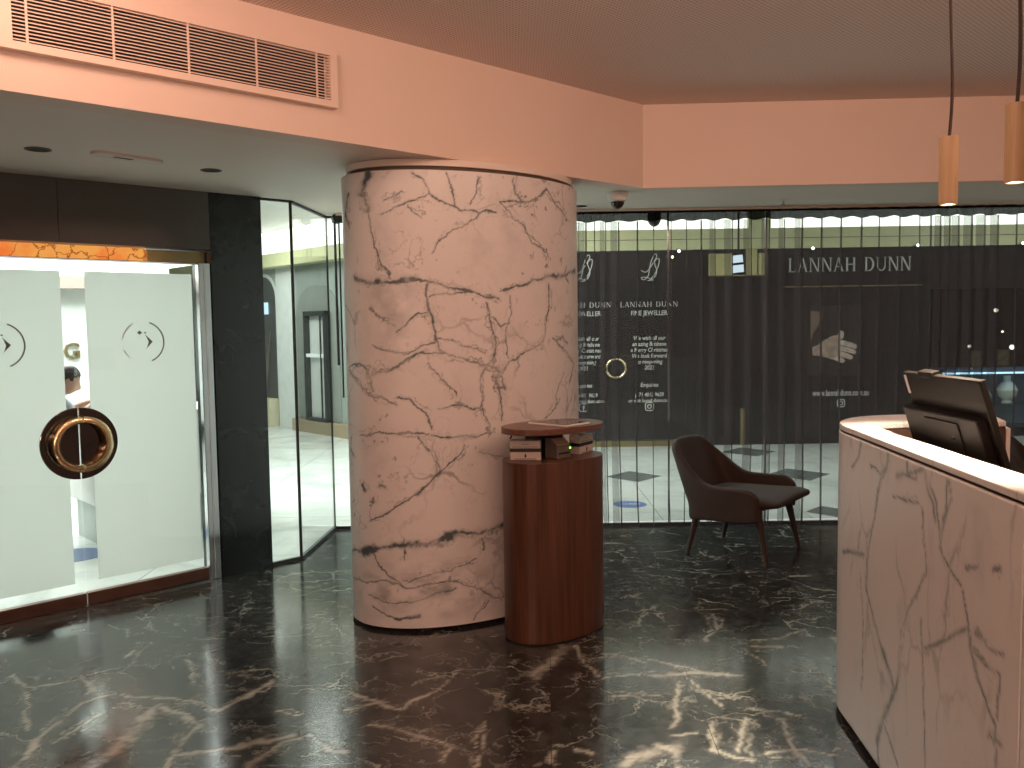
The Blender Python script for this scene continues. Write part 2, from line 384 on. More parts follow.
def grid_mesh(name, P, mat, vein, parent=None, wrap=False):
    nu, nv = P.shape[:2]; me = bpy.data.meshes.new(name)
    idx = np.arange(nu*nv).reshape(nu, nv)
    a = idx if wrap else idx[:-1]; b = np.roll(idx, -1, 0) if wrap else idx[1:]
    F = np.stack([a[:, :-1], b[:, :-1], b[:, 1:], a[:, 1:]], -1).reshape(-1, 4)
    me.vertices.add(nu*nv); me.vertices.foreach_set('co', P.reshape(-1).astype(np.float32))
    me.loops.add(F.size); me.loops.foreach_set('vertex_index', F.reshape(-1).astype(np.int32))
    me.polygons.add(len(F)); me.polygons.foreach_set('loop_start', np.arange(0, F.size, 4, dtype=np.int32))
    me.polygons.foreach_set('use_smooth', np.ones(len(F), dtype=bool))
    at = me.attributes.new('vein', 'FLOAT', 'POINT'); at.data.foreach_set('value', vein.reshape(-1).astype(np.float32))
    me.update(calc_edges=True); me.validate()
    return link(name, me, mat, parent)
COLUMN_VEINS = [(3.2,[(1.976,1.844),(2.08,1.807),(2.205,1.817),(2.309,1.831)]),(1.4,[(2.309,1.828),(2.399,1.815),(2.49,1.789),(2.613,1.763),(2.7,1.743),(2.773,1.73)]),(2,[(2.685,1.747),(2.773,1.728)]),(1.5,[(2.78,1.77),(2.93,1.806),(3.111,1.848)]),(2.4,[(3.111,1.851),(3.294,1.871),(3.487,1.902)]),(1.3,[(3.362,1.831),(3.294,1.871),(3.328,1.923)]),(1.6,[(2.379,1.802),(2.383,1.712),(2.407,1.596)]),(1,[(2.402,1.956),(2.442,2.02),(2.523,2.085),(2.62,2.133),(2.664,2.167),(2.769,2.179)]),(1.1,[(2.664,2.167),(2.538,2.194),(2.446,2.23),(2.389,2.274),(2.371,2.324),(2.308,2.361)]),(1.1,[(2.389,2.267),(2.318,2.223),(2.227,2.186),(2.147,2.163)]),(0.8,[(2.786,2.219),(2.883,2.153),(2.991,2.065),(3.113,1.976),(3.135,1.949)]),(1,[(2.786,2.219),(2.902,2.234),(3.014,2.263),(3.12,2.335)]),(0.9,[(3.12,2.335),(3.216,2.262),(3.335,2.203)]),(0.9,[(2.525,2.2),(2.52,2.29),(2.495,2.359)]),(0.9,[(2.6,2.21),(2.644,2.27),(2.667,2.348)]),(0.8,[(2.911,2.248),(2.886,2.312),(2.87,2.364)]),(3,[(2.082,2.37),(2.031,2.272),(2.076,2.192)]),(1.2,[(2.076,2.192),(2.116,2.037),(2.14,1.908),(2.193,1.843)]),(2,[(1.926,2.271),(1.887,2.184),(1.943,2.113)]),(0.8,[(2.397,1.744),(2.489,1.756),(2.585,1.763)]),(0.7,[(2.292,2.197),(2.354,2.14)]),(0.6,[(2.268,2.261),(2.163,2.226)]),(1.3,[(2.379,1.79),(2.383,1.679),(2.406,1.567),(2.435,1.467),(2.473,1.441)]),(1.7,[(2.072,1.346),(2.169,1.365),(2.247,1.414),(2.335,1.462)]),(1.1,[(2.335,1.462),(2.447,1.448),(2.55,1.42),(2.673,1.384),(2.76,1.336)]),(1.6,[(1.889,1.367),(1.991,1.395),(2.042,1.371),(2.07,1.27)]),(1.2,[(1.888,1.354),(1.967,1.305),(2.054,1.244),(2.139,1.221),(2.204,1.183)]),(1,[(3.136,1.811),(3.133,1.676),(3.098,1.555),(3.076,1.502),(2.906,1.434),(2.823,1.391),(2.775,1.329)]),(1.4,[(3.165,1.513),(3.296,1.441),(3.448,1.35),(3.358,1.255)]),(1.6,[(3.188,1.499),(3.268,1.525),(3.329,1.482)]),(0.9,[(2.694,1.715),(2.713,1.6),(2.748,1.484),(2.716,1.383)]),(0.9,[(2.846,1.741),(2.828,1.637),(2.802,1.534),(2.824,1.417)]),(1,[(2.721,1.625),(2.765,1.58),(2.827,1.599)]),(1.6,[(2.737,1.317),(2.758,1.213),(2.779,1.094)]),(1.2,[(2.73,1.305),(2.775,1.316),(2.789,1.25),(2.744,1.252)]),(0.9,[(2.673,1.384),(2.65,1.27),(2.655,1.167),(2.696,1.061)]),(1,[(2.204,1.221),(2.28,1.207),(2.353,1.155),(2.389,1.066)]),(0.8,[(1.975,1.03),(2.134,1.038),(2.289,1.056)]),(0.9,[(2.092,1.503),(2.172,1.471),(2.273,1.457),(2.336,1.494),(2.411,1.511)]),(1.1,[(2.226,1.57),(2.289,1.618),(2.327,1.649),(2.376,1.654)]),(0.7,[(3.233,1.18),(3.157,1.117),(3.089,1.069)]),(0.6,[(2.411,1.53),(2.526,1.496),(2.633,1.474),(2.689,1.447)]),(0.5,[(2.416,1.178),(2.545,1.173),(2.669,1.154)]),(0.5,[(2.371,1.406),(2.445,1.316),(2.507,1.225)]),(0.7,[(3.293,1.315),(3.207,1.21),(3.181,1.129)]),(0.5,[(2.068,1.684),(2.137,1.633),(2.214,1.595)]),(0.9,[(2.037,0.571),(2.168,0.641),(2.256,0.706),(2.313,0.736)]),(1.9,[(2.299,0.727),(2.37,0.781),(2.428,0.843)]),(1,[(2.428,0.843),(2.472,0.883),(2.517,0.916),(2.562,0.97)]),(0.7,[(2.319,1.032),(2.374,0.945),(2.421,0.857)]),(2.8,[(1.838,0.385),(2.05,0.429),(2.178,0.452),(2.321,0.465),(2.42,0.474),(2.523,0.507),(2.646,0.505),(2.78,0.52)]),(3.5,[(2.392,0.472),(2.494,0.5)]),(1.2,[(1.853,0.231),(2.096,0.262),(2.231,0.239),(2.387,0.24),(2.503,0.259)]),(0.9,[(2.217,0.275),(2.36,0.293),(2.49,0.333),(2.612,0.363)]),(1.1,[(2.05,0.41),(2.082,0.34),(2.144,0.287),(2.231,0.239)]),(1,[(2.503,0.251),(2.64,0.182),(2.772,0.114)]),(0.9,[(1.984,1.033),(2.148,1.04),(2.306,1.049),(2.518,1.009),(2.721,1.031)]),(1.1,[(2.638,0.929),(2.719,0.9),(2.804,0.885)]),(2,[(1.984,0.765),(2.008,0.739)]),(1.8,[(2.102,0.768),(2.126,0.759)]),(1.6,[(1.873,0.957),(1.911,0.917)]),(1.6,[(2.059,0.708),(2.067,0.684)]),(1.2,[(2.004,0.183),(2.17,0.143),(2.343,0.17),(2.488,0.217)]),(1.4,[(2.04,0.116),(2.168,0.07),(2.313,0.085)]),(1.6,[(2.646,0.476),(2.653,0.416)]),(0.5,[(2.237,0.491),(2.22,0.376)]),(1,[(2.59,0.041),(2.671,0.132)])]
COUNTER_VEINS = [(1.1,[(0.959,1.012),(0.993,0.912),(1.065,0.745),(1.08,0.616),(0.997,0.533),(0.899,0.449)]),(2.2,[(0.899,0.449),(0.825,0.399),(0.789,0.363),(0.889,0.213),(0.941,0.107)]),(1.6,[(0.941,0.121),(0.918,0.026),(0.915,-0.056)]),(1.3,[(0.743,0.471),(0.772,0.37),(0.871,0.222)]),(1.4,[(0.545,1.114),(0.488,1.058),(0.458,0.965),(0.442,0.914)]),(1.1,[(0.442,0.914),(0.366,0.881),(0.305,0.857),(0.267,0.776)]),(1.1,[(0.267,0.776),(0.253,0.709),(0.184,0.625),(0.109,0.559),(0.094,0.461)]),(1.1,[(0.55,0.595),(0.394,0.688),(0.277,0.752)]),(1.2,[(0.415,1.138),(0.422,1.028),(0.456,0.932)]),(1.5,[(1.348,0.684),(1.105,0.734)]),(0.8,[(0.583,1.015),(0.546,0.828),(0.673,0.682),(0.732,0.588),(0.759,0.452)]),(0.8,[(0.582,0.677),(0.561,0.532),(0.546,0.374),(0.533,0.229)]),(2,[(0.222,0.761),(0.19,0.763)]),(0.7,[(0.201,0.769),(0.148,0.749),(0.07,0.76)]),(0.8,[(0.253,0.709),(0.146,0.701),(0.087,0.705),(0.1,0.583)]),(1.8,[(0.137,0.526),(0.078,0.535)]),(1.5,[(0.285,0.915),(0.22,0.939)]),(1.3,[(0.138,0.957),(0.1,0.97)]),(0.5,[(1.144,0.653),(1.094,0.458),(1.106,0.226)]),(0.9,[(0.889,0.213),(0.745,0.118)]),(1.2,[(1.159,1.144),(1.18,1.089),(1.247,1.033)]),(1.5,[(0.873,1.143),(0.889,1.086),(0.945,1.042),(0.982,0.965),(0.999,0.89)]),(1.3,[(1.048,1.074),(0.946,1.063),(0.89,1.093)]),(1.6,[(0.798,1.082),(0.696,1.107),(0.587,1.144)]),(1.3,[(0.714,1.142),(0.712,1.097),(0.632,1.105)]),(1.3,[(0.572,1.14),(0.555,1.095),(0.509,1.05),(0.493,1.005)]),(1.1,[(0.403,1.141),(0.388,1.087),(0.438,1.018)]),(0.8,[(0.83,1.003),(0.613,1.034)])]
FLOOR_VEINS = [(2.6,[(-1.555,3.078),(-1.53,3.291),(-1.541,3.603)]),(1.8,[(-1.509,3.578),(-1.376,3.503),(-1.28,3.41)]),(1.2,[(-1.28,3.41),(-1.294,3.284),(-1.291,3.128),(-1.281,3.055)]),(1.8,[(-1.287,3.166),(-1.062,3.228),(-0.872,3.312)]),(1.5,[(-1.001,3.061),(-0.915,3.252),(-0.847,3.29)]),(1.5,[(-1.843,3.086),(-1.894,3.386),(-1.866,3.614),(-1.782,3.712)]),(0.8,[(-1.808,3.3),(-1.755,3.516)]),(1,[(-1.782,3.712),(-1.528,3.677),(-1.356,3.622),(-1.266,3.546)]),(1,[(-2.358,3.95),(-2.185,3.805),(-2.021,3.881)]),(1.6,[(-1.245,3.545),(-1.162,3.69),(-1.107,3.848)]),(0.7,[(-1.6,4.102),(-1.442,3.832)]),(1,[(-1.919,4.114),(-1.902,4.243)]),(1.3,[(-0.728,3.701),(-0.487,3.52),(-0.357,3.703),(-0.299,3.819)]),(1,[(-0.59,3.388),(-0.399,3.297),(-0.257,3.212),(-0.286,3.098)]),(1.6,[(-0.813,3.31),(-0.713,3.206),(-0.633,3.184)]),(0.6,[(-0.148,3.374),(-0.145,3.037)]),(1.4,[(-2.012,3.909),(-1.884,3.741)]),(1,[(-2.192,3.778),(-1.975,3.389)]),(1,[(-0.991,3.537),(-0.895,3.487)]),(0.8,[(-0.717,3.528),(-0.542,3.618)]),(0.8,[(-1.274,3.91),(-1.173,3.878)]),(1.8,[(0.628,3.845),(0.844,3.845),(1.025,3.827)]),(2,[(1.163,4.16),(1.292,4.146)]),(1.3,[(0.719,3.756),(0.659,3.517),(0.605,3.336)]),(1,[(0.771,3.791),(0.856,3.511)]),(1,[(0.403,3.626),(0.61,3.646)]),(2.4,[(0.233,4.202),(0.156,3.989),(0.073,3.854)]),(1,[(1.107,4.136),(1.147,3.932)]),(1,[(0.457,4.104),(0.621,3.992)]),(0.9,[(0.627,4.034),(0.848,3.864)]),(0.9,[(0.963,3.491),(1.146,3.407)]),(1,[(1.055,3.38),(1.037,3.156),(1.057,3.03)]),(1.2,[(0.778,3.359),(0.74,3.139),(0.799,3.074),(0.858,3.06)]),(1.1,[(0.911,3.4),(0.822,3.111)]),(1,[(0.6,3.273),(0.708,3.284)]),(0.8,[(0.596,3.183),(0.577,3.015)]),(2.2,[(0.386,3.05),(0.488,3.147),(0.596,3.183)]),(1.5,[(1.72,5.325),(1.806,5.328)]),(2,[(1.584,4.263),(1.584,4.193)]),(0.9,[(0.285,4.223),(0.317,4.004),(0.381,3.843)]),(0.7,[(0.395,3.823),(0.636,3.891)]),(0.9,[(1.498,4.413),(1.348,4.272),(1.167,4.233)]),(0.8,[(1.057,4.644),(1.044,4.432),(0.931,4.243)]),(0.8,[(0.715,4.715),(0.646,4.5)]),(0.9,[(0.921,3.108),(1.054,3.13),(1.173,3.076)]),(1,[(1.402,3.768),(1.342,3.527)]),(1.2,[(0.221,3.142),(0.27,3.128)]),(1.3,[(0.131,3.132),(0.115,3.058)])]

# ------------------------------------------------------------------ the room shell
S, HC = 2.44, 2.955                       # underside of the dropped soffit, upper ceiling
DM = Vector((-2.478, 4.934, 0)); DA = math.atan2(.689, .724)
DW = Matrix.Translation(DM) @ Matrix.Rotation(DA, 4, 'Z')     # entrance wall frame: x along it, y away from the room
def dw(t, s=0, z=0): return DW @ Vector((t, s, z))
# floor of the room
fx = np.concatenate([[-6.5, -5, -4, -3.4], np.arange(-3.0, 2.0, .014), [2.2, 2.6, 3, 4, 5.2]])
fy = np.concatenate([[-3.2, -2, -1, 0, 1, 2, 2.5], np.arange(2.8, 5.6, .014), [5.8, 6, 6.3, 6.6, 6.75]])
FX, FY = np.meshgrid(fx, fy, indexing='ij')
vf = vein_field(FX.ravel(), FY.ravel(), FLOOR_VEINS, .0078, .95, .06, 5, 1.7)
keep = vf.reshape(FX.shape)
FP = np.stack([FX, FY, np.zeros_like(FX)], -1)
floor = struct(grid_mesh('floor', FP, M_['floor'], keep))

def wall_poly(name, pts, z0, z1, mat): return struct(MB().prism(pts, z0, z1).build(name, mat))
fa, fb, fc = Vector((-5.35, -.28, 0)), Vector((.846, 5.57, 0)), Vector((5.3, 5.39, 0))
wall_poly('wall_northwest', [fa[:2], fb[:2], (.846-.12, 5.57+.10), (-5.35-.09, -.28+.09)], S-.001, HC, M_['paint'])
wall_poly('wall_north', [fb[:2], fc[:2], (5.3, 5.49), (.846-.12, 5.57+.10)], S-.001, HC, M_['paint'])
soff = [(-5.35-.02, -.28+.02), (.846-.01, 5.57+.03), (5.3, 5.42), (5.3, 6.69), (.5, 6.86), (-1.46, 6.9), tuple(dw(1.45, .06)[:2]), tuple(dw(-4.6, .25)[:2])]
struct(MB().prism([tuple(p) for p in soff], S, S+.05).build('ceiling_soffit', M_['soffit']))
struct(MB().box((-6.2, -3.2, HC), (5.4, 5.9, HC+.06)).build('ceiling', M_['ceiling']))
struct(MB().box((5.2, -3.2, 0), (5.35, 6.9, HC)).build('wall_east', M_['paint']))
struct(MB().box((-6.2, -3.35, 0), (5.35, -3.2, HC)).build('wall_south', plain('brown_timber_wall', (.10, .055, .035, 1), .5)))
struct(MB().box((-6.35, -3.35, 0), (-6.2, 2.0, HC)).build('wall_southwest', M_['paint']))

# entrance wall: stone header, piers, onyx strip
mb = MB()
for t0, t1 in ((-4.6, -1.2), (-1.197, -.0605), (-.0575, .812)): mb.box((t0, -.03, 2.085), (t1, .25, S), DW)
struct(mb.build('wall_west', M_['headstone']))
struct(MB().box((.815, -.03, 0), (1.163, .25, S), DW).build('wall_west.001', M_['greystone']))
struct(MB().box((-4.6, -.03, 0), (-.83, .25, 2.085), DW).build('wall_west.002', M_['greystone']))
t = thing('onyx_light_strip', 'backlit orange onyx strip with dark veins above the frosted doors', 'light', dw(-.18, .12, 2.0), DA)
x = -.62
for i, L in enumerate((.30, .22, .22, .23, .27)):
    MB().box((x+.002, -.10, .003), (x+L-.002, .02, .078)).build('onyx_panel', M_['onyx'], t, bevel=.003); x += L
MB().box((-.64, -.10, .0), (.99, .03, .003)).build('ledge', M_['bronze'], t)
MB().box((x+.01, -.075, .003), (.985, .02, .075)).build('end_panel', M_['brass'], t)
struct(MB().box((.735, -.02, 0), (.812, .03, 2.0), DW).build('trim_1', M_['chrome'], bevel=.004))
struct(MB().box((-.83, -.02, 0), (-.738, .03, 2.0), DW).build('trim_13', M_['chrome'], bevel=.004))
struct(MB().box((.768, -.023, .005), (.771, -.0205, 1.99), DW).build('trim_2', M_['white']))

# frosted double doors
def door(name, sgn):
    g = MB().box((.004 if sgn > 0 else -.73, -.006, .085), (.73 if sgn > 0 else -.004, .006, 1.985), DW).build(name, M_['doorglass'])
    struct(g); g['label'] = 'frosted glass door leaf next to the dark stone pier, with half a gold ring handle' if sgn > 0 else 'frosted glass door leaf farther from the dark stone pier, with half a gold ring handle'
    a, b = (.075, .70) if sgn > 0 else (-.70, -.055)
    MB().box((a, .007, .145), (b, .009, 1.93), DW).build('frosted_film', M_['frost'], g)
    MB().box((.004 if sgn > 0 else -.73, -.022, .012), (.73 if sgn > 0 else -.004, .022, .085), DW).build('bottom_rail', M_['bronze'], g, bevel=.003)
    # etched emblem: broken ring in grey and white, chevron in the middle
    cx = sgn*.385 if sgn > 0 else -.375; mb = MB()
    def arc(r0, r1, a0, a1, n=24):
        for i in range(n):
            A, B = math.radians(a0+(a1-a0)*i/n), math.radians(a0+(a1-a0)*(i+1)/n)
            q = [(cx+r*math.cos(w), 1.52+r*math.sin(w)) for r, w in ((r0, A), (r1, A), (r1, B), (r0, B))]
            mb.add([DW @ Vector((p, -.0065, z)) for p, z in q]+[DW @ Vector((p, -.0085, z)) for p, z in q], [(0,1,2,3), (7,6,5,4), (0,1,5,4), (2,3,7,6), (1,2,6,5), (3,0,4,7)])
    arc(.118, .126, -68, 70)
    MB_mark = mb.build('etched_ring', M_['etch'], g)
    mb = MB(); arc(.118, .125, 118, 168); arc(.118, .124, 200, 228)
    mb.build('etched_arc', M_['white'], g)
    mb = MB()
    for pts in ([(.012, .045), (.055, .002), (.012, -.045), (.02, -.035), (.032, 0), (.02, .03)], [(.012, .062), (.02, .055), (.012, .05), (.006, .055)], [(-.02, .07), (-.005, .055), (-.02, .045), (-.035, .055)]):
        n = len(pts); mb.add([DW @ Vector((cx+p, -.0065, 1.52+z)) for p, z in pts]+[DW @ Vector((cx+p, -.009, 1.52+z)) for p, z in pts], [tuple(range(n)), tuple(range(n, 2*n))[::-1]]+[(i, (i+1) % n, n+(i+1) % n, n+i) for i in range(n)])
    mb.build('etched_chevron', M_['etch'], g)
    # half disc and half ring
    a0 = -PI/2 if sgn > 0 else PI/2; zc = .953; ox = .004*sgn
    P = [(ox+.205*math.cos(a0+PI*i/32), zc+.205*math.sin(a0+PI*i/32)) for i in range(33)]
    mb = MB(); n = len(P)
    mb.add([DW @ Vector((p, -.007, z)) for p, z in P]+[DW @ Vector((p, -.019, z)) for p, z in P], [tuple(range(n)), tuple(range(n, 2*n))[::-1]]+[(i, (i+1) % n, n+(i+1) % n, n+i) for i in range(n)])
    pl_ = mb.build('handle_plate', M_['darkbronze'], g, bevel=.002)
    prof = [(.118, -.019), (.150, -.019), (.150, -.070), (.158, -.076), (.158, -.090), (.150, -.096), (.128, -.096), (.120, -.088), (.118, -.076)]
    mb = MB(); m = len(prof); K = 28
    for i in range(K+1):
        A = a0+PI*i/K; mb.v += [tuple(DW @ Vector((ox+r*math.cos(A), y, zc+r*math.sin(A)))) for r, y in prof]
    for i in range(K):
        for k in range(m): mb.f.append((i*m+k, (i+1)*m+k, (i+1)*m+(k+1) % m, i*m+(k+1) % m))
    mb.f += [tuple(range(m)), tuple(K*m+k for k in range(m))[::-1]]
    mb.build('ring_handle', M_['gold'], pl_, smooth=True)
    return g
M_['etch'] = plain('etched_grey_mark', (.17, .20, .19, 1), .4)
door('door_1', -1); door('door_2', 1)
struct(MB().box((-.82, -.035, 0), (.74, .03, .010), DW).build('trim_3', M_['chrome']))

# glazing: short pane beside the pier, return pane, then the long window behind the curtain
def pane(name, p0, p1, z0=.0, z1=S, th=.012, joints=(1, 1)):
    p0 = Vector(p0).to_3d(); p1 = Vector(p1).to_3d(); L = (p1-p0).length
    M = Matrix.Translation(p0) @ Matrix.Rotation(math.atan2(p1.y-p0.y, p1.x-p0.x), 4, 'Z')
    g = struct(MB().box((.004, -th/2, z0+.02), (L-.004, th/2, z1-.012), M).build(name, M_['glass']))
    mb = MB().box((0, -.012, z0), (L, .012, z0+.022), M).box((0, -.012, z1-.014), (L, .012, z1), M)
    mb.build('window_frame', M_['silicone'], g)
    if joints[0]: MB().box((-.006, -.009, z0+.02), (.006, .009, z1-.014), M).build('glazing_joint', M_['silicone'], g)
    if joints[1] == 2: MB().box((L-.006, -.010, z0+.02), (L+.006, .010, z1-.014), M).build('glazing_joint', M_['chrome'], g)
    return g
ca, cb, cc = dw(1.166, .0), dw(1.395, .0), Vector((-1.412, 6.77, 0))
pane('window_1', ca, cb, joints=(0, 0)); pane('window_2', cb, cc)
xs = [-1.412, -.25, 1.214, 1.963, 3.55, 5.2]
for i in range(5):
    y = lambda x: 6.77-.012*(x+1.412)
    pane('window_%d' % (i+3), (xs[i], y(xs[i])), (xs[i+1], y(xs[i+1])), joints=(1 if i == 0 else 0, 2 if i in (1, 2) else 1))
struct(MB().box((-1.4, 6.81, -.002), (5.2, 6.87, .006)).build('trim_4', M_['white']))
# ------------------------------------------------------------------ marble column
ca_, cb_, cth, cx_, cy_ = .750, .463, math.radians(39), -.249, 5.03
ph = np.linspace(0, 2*np.pi, 4001); cu, su = math.cos(cth), math.sin(cth)
def ellpt(f, da=0): return np.stack([cx_+(ca_+da)*np.cos(f)*cu-(cb_+da)*np.sin(f)*su, cy_+(ca_+da)*np.cos(f)*su+(cb_+da)*np.sin(f)*cu], -1)
pp = ellpt(ph); Sarc = np.concatenate([[0], np.cumsum(np.linalg.norm(np.diff(pp, axis=0), axis=1))])
ss = np.concatenate([np.arange(0, 1.8, .04), np.arange(1.8, 3.55, .0042), np.arange(3.58, Sarc[-1]-.02, .04)])
zz = np.linspace(.02, 2.378, 560)
ring = ellpt(np.interp(ss, Sarc, ph))
CPn = np.zeros((len(ss), len(zz), 3)); CPn[:, :, :2] = ring[:, None]-np.array([cx_, cy_]); CPn[:, :, 2] = zz[None]
SS, ZZ = np.meshgrid(ss, zz, indexing='ij')
cv = vein_field(SS.ravel(), ZZ.ravel(), COLUMN_VEINS, .0038, 1.0, .042, 8)
u_ = SS.ravel(); z_ = ZZ.ravel()
smud = lambda u0, z0, ru, rz: np.exp(-(((u_-u0)/ru)**2+((z_-z0)/rz)**2))
blot = smud(2.36, .22, .42, .13)*.9*np.clip(.35+2.2*fbm(u_*9, z_*14), 0, 1)+smud(2.2, 1.75, .12, .3)*.6*np.clip(.3+2*fbm(u_*10+7, z_*10), 0, 1)+smud(2.75, .93, .35, .05)*.35*np.clip(.4+2*fbm(u_*9+70, z_*14), 0, 1)
speck = np.clip((fbm(u_*26+3, z_*22+61)-.235)*14, 0, .8)*np.clip(.3+3*fbm(u_*3+8, z_*3+2), 0, 1)
wisp = np.clip(1-np.abs(fbm(u_*4.5+21, z_*5.5+9, 5))/.011, 0, 1)*np.clip(.05+2.2*fbm(u_*3.3+51, z_*3.3+77), 0, .75)
cv = np.clip(np.maximum(np.maximum(cv, blot), np.maximum(speck, wisp)), 0, 1)
t = thing('marble_column', 'wide oval column clad in pinkish white grey-veined marble', 'column', (cx_, cy_, 0)); t['kind'] = 'thing'
shaft = grid_mesh('shaft', CPn, M_['column'], cv, t, wrap=True)
n = 96; ring2 = lambda da: [(p[0]-cx_, p[1]-cy_) for p in ellpt(np.linspace(0, 2*np.pi, n, endpoint=False), da)]
MB().prism(ring2(-.05), 0, .05).build('base_recess', M_['black'], t, True)
MB().strip(ring2(0)+ring2(0)[:1], ring2(-.09)+ring2(-.09)[:1], 2.37, 2.3782).build('top_rim', M_['column'], t)
MB().prism(ring2(-.028), 2.404, S-.003).build('top_collar', M_['soffit'], t, True)
MB().prism(ring2(-.045), 2.37, 2.406).build('top_recess', plain('brown_grey_recess', (.10, .075, .06, 1), .7), t, True)

# ------------------------------------------------------------------ wooden kiosk in front of the column
kx, ky, kth = .208, 4.452, math.radians(38)
t = thing('wooden_kiosk', 'oval red-brown wooden stand with a raised top against the marble column', 'stand', (kx, ky, 0), kth)
def oval(a, b, n=72, e=2.2): return [(a*math.copysign(abs(math.cos(w))**(2/e), math.cos(w)), b*math.copysign(abs(math.sin(w))**(2/e), math.sin(w))) for w in (2*PI*i/n for i in range(n))]
MB().prism(oval(.292, .184), .006, .912).build('body', M_['kiosk'], t, True, bevel=.003)
MB().prism(oval(.28, .175), 0, .012).build('base', M_['dark'], t, True)
MB().prism(oval(.296, .188), 1.048, 1.080).build('top', M_['kiosktop'], t, True, bevel=.004)
MB().prism([(a, b+.07) for a, b in oval(.12, .05)], .912, 1.048).build('support', M_['black'], t, True)
t2 = thing('tablet', 'flat tablet with a dark screen lying on the raised top of the wooden stand', 'tablet', (kx+.03, ky-.005, 1.080), math.radians(-43))
MB().box((-.13, -.095, 0), (.13, .095, .009)).build('case', M_['white'], t2, bevel=.004)
MB().box((-.112, -.085, .009), (.112, .085, .0105)).build('screen', M_['screen'], t2)
def kp(px, py, z): return (px, py, z)
def cardbox(loc, rz, w, h, d, label):
    t = thing('banded_box', label, 'box', loc, rz, 'white boxes with a dark band')
    MB().box((-w/2, 0, 0), (w/2, d, h*.41)).build('tray', M_['card'], t, bevel=.002)
    MB().box((-w/2-.001, .001, h*.41), (w/2+.001, d, h*.59)).build('band', M_['black'], t)
    MB().box((-w/2, 0, h*.59), (w/2, d, h)).build('lid', M_['card'], t, bevel=.003)
    mb = MB()
    q = [(-.006, .012), (0, .026), (.006, .012), (.002, .004), (-.002, .004)]
    mb.add([(x, -.0015, z+.008) for x, z in q]+[(x, 0.0005, z+.008) for x, z in q], [(0,1,2,3,4), (9,8,7,6,5)]+[(i, (i+1) % 5, 5+(i+1) % 5, 5+i) for i in range(5)])
    mb.build('mark', M_['black'], t)
    mb = MB()
    for x0, x1, z0, z1 in ((-.35, .35, .045, .075), (-.12, .12, .80, .83), (-.42, .42, .66, .685)): mb.box((x0*w, -.0012, z0*h), (x1*w, .0003, z1*h))
    mb.build('printed_text', M_['greyprint'], t)
    return t
M_['card'] = plain('off_white_card', (.62, .55, .50, 1), .5); M_['greyprint'] = plain('grey_print', (.20, .17, .15, 1), .6)
cardbox((.062, 4.335, .913), math.radians(-5), .155, .098, .065, 'white banded box squarely facing the room, below the shallow end of the raised top')
cardbox((.388, 4.553, .913), math.radians(57), .145, .096, .065, 'white banded box turned sideways towards the curtain, next to the grey card device')
t = thing('card_device', 'grey-brown slope-topped card device with a green lamp between two banded boxes', 'payment device', (.222, 4.335, .913), math.radians(44))
mb = MB(); w, d, h0, h1 = .105, .085, .062, .102
mb.add([(0,0,0),(w,0,0),(w,d,0),(0,d,0),(0,0,h0),(w,0,h0),(w,d*.62,h1),(0,d*.62,h1),(w,d,h1),(0,d,h1)], [(3,2,1,0),(0,1,5,4),(4,5,6,7),(7,6,8,9),(2,3,9,8),(1,2,8,6,5),(3,0,4,7,9)])
mb.build('body', M_['device'], t, bevel=.004)
ta = math.atan2(h1-h0, d*.62); TM = Matrix.Translation((w/2, d*.31, (h0+h1)/2)) @ Matrix.Rotation(ta, 4, 'X')
MB().box((-w*.42, -.026, .0), (w*.42, .026, .003), TM).build('sloped_top', plain('pinkish_cover', (.55, .38, .32, 1), .4), t)
MB().box((w*.12, -.0015, .022), (w*.85, .001, .032)).build('card_slot', M_['black'], t)
MB().lathe([(0.001, 0), (.005, 0), (.005, .003), (.001, .004)], 12, Matrix.Translation((w*.9, -.001, .05)) @ Matrix.Rotation(PI/2, 4, 'X')).build('lamp', emit('green_led', (.35, 1, .1, 1), 3), t)
t = thing('paper_roll', 'small pale paper roll tucked under the raised top of the wooden stand', 'paper roll', (.315, 4.43, 1.016), math.radians(44))
MB().lathe([(.008, -.016), (.020, -.016), (.020, .016), (.008, .016)], 20, Matrix.Rotation(PI/2, 4, 'Y'), True).build('roll', M_['card'], t, True)
MB().box((-.014, .0, .014), (.014, .03, .0285)).build('holder', M_['black'], t)
tag(MB().tube([(-.01+.004*math.sin(i*.9), 4.40+.012*i/8, 1.052-.02*math.sin(i/8*PI)-.004*i) for i in range(9)], .004, 8).build('cable', M_['black'], None, True), 'short black cable hanging below the edge of the raised kiosk top', 'cable')

# ------------------------------------------------------------------ lounge chairs
def rbox(mb, fn, nx, ny, nz):
    """closed lattice box surface mapped through fn(u, v, w) on the unit cube"""
    key = {}; 
    def vid(i, j, k):
        if (i, j, k) not in key: key[(i, j, k)] = len(mb.v); mb.v.append(tuple(fn(i/nx, j/ny, k/nz)))
        return key[(i, j, k)]
    for i in range(nx):
        for j in range(ny):
            for k in (0, nz): mb.f.append((vid(i,j,k), vid(i+1,j,k), vid(i+1,j+1,k), vid(i,j+1,k)))
    for i in range(nx):
        for k in range(nz):
            for j in (0, ny): mb.f.append((vid(i,j,k), vid(i+1,j,k), vid(i+1,j,k+1), vid(i,j,k+1)))
    for j in range(ny):
        for k in range(nz):
            for i in (0, nx): mb.f.append((vid(i,j,k), vid(i,j+1,k), vid(i,j+1,k+1), vid(i,j,k+1)))
    return mb
def sstep(a, b, x): x = min(1, max(0, (x-a)/(b-a))); return x*x*(3-2*x)
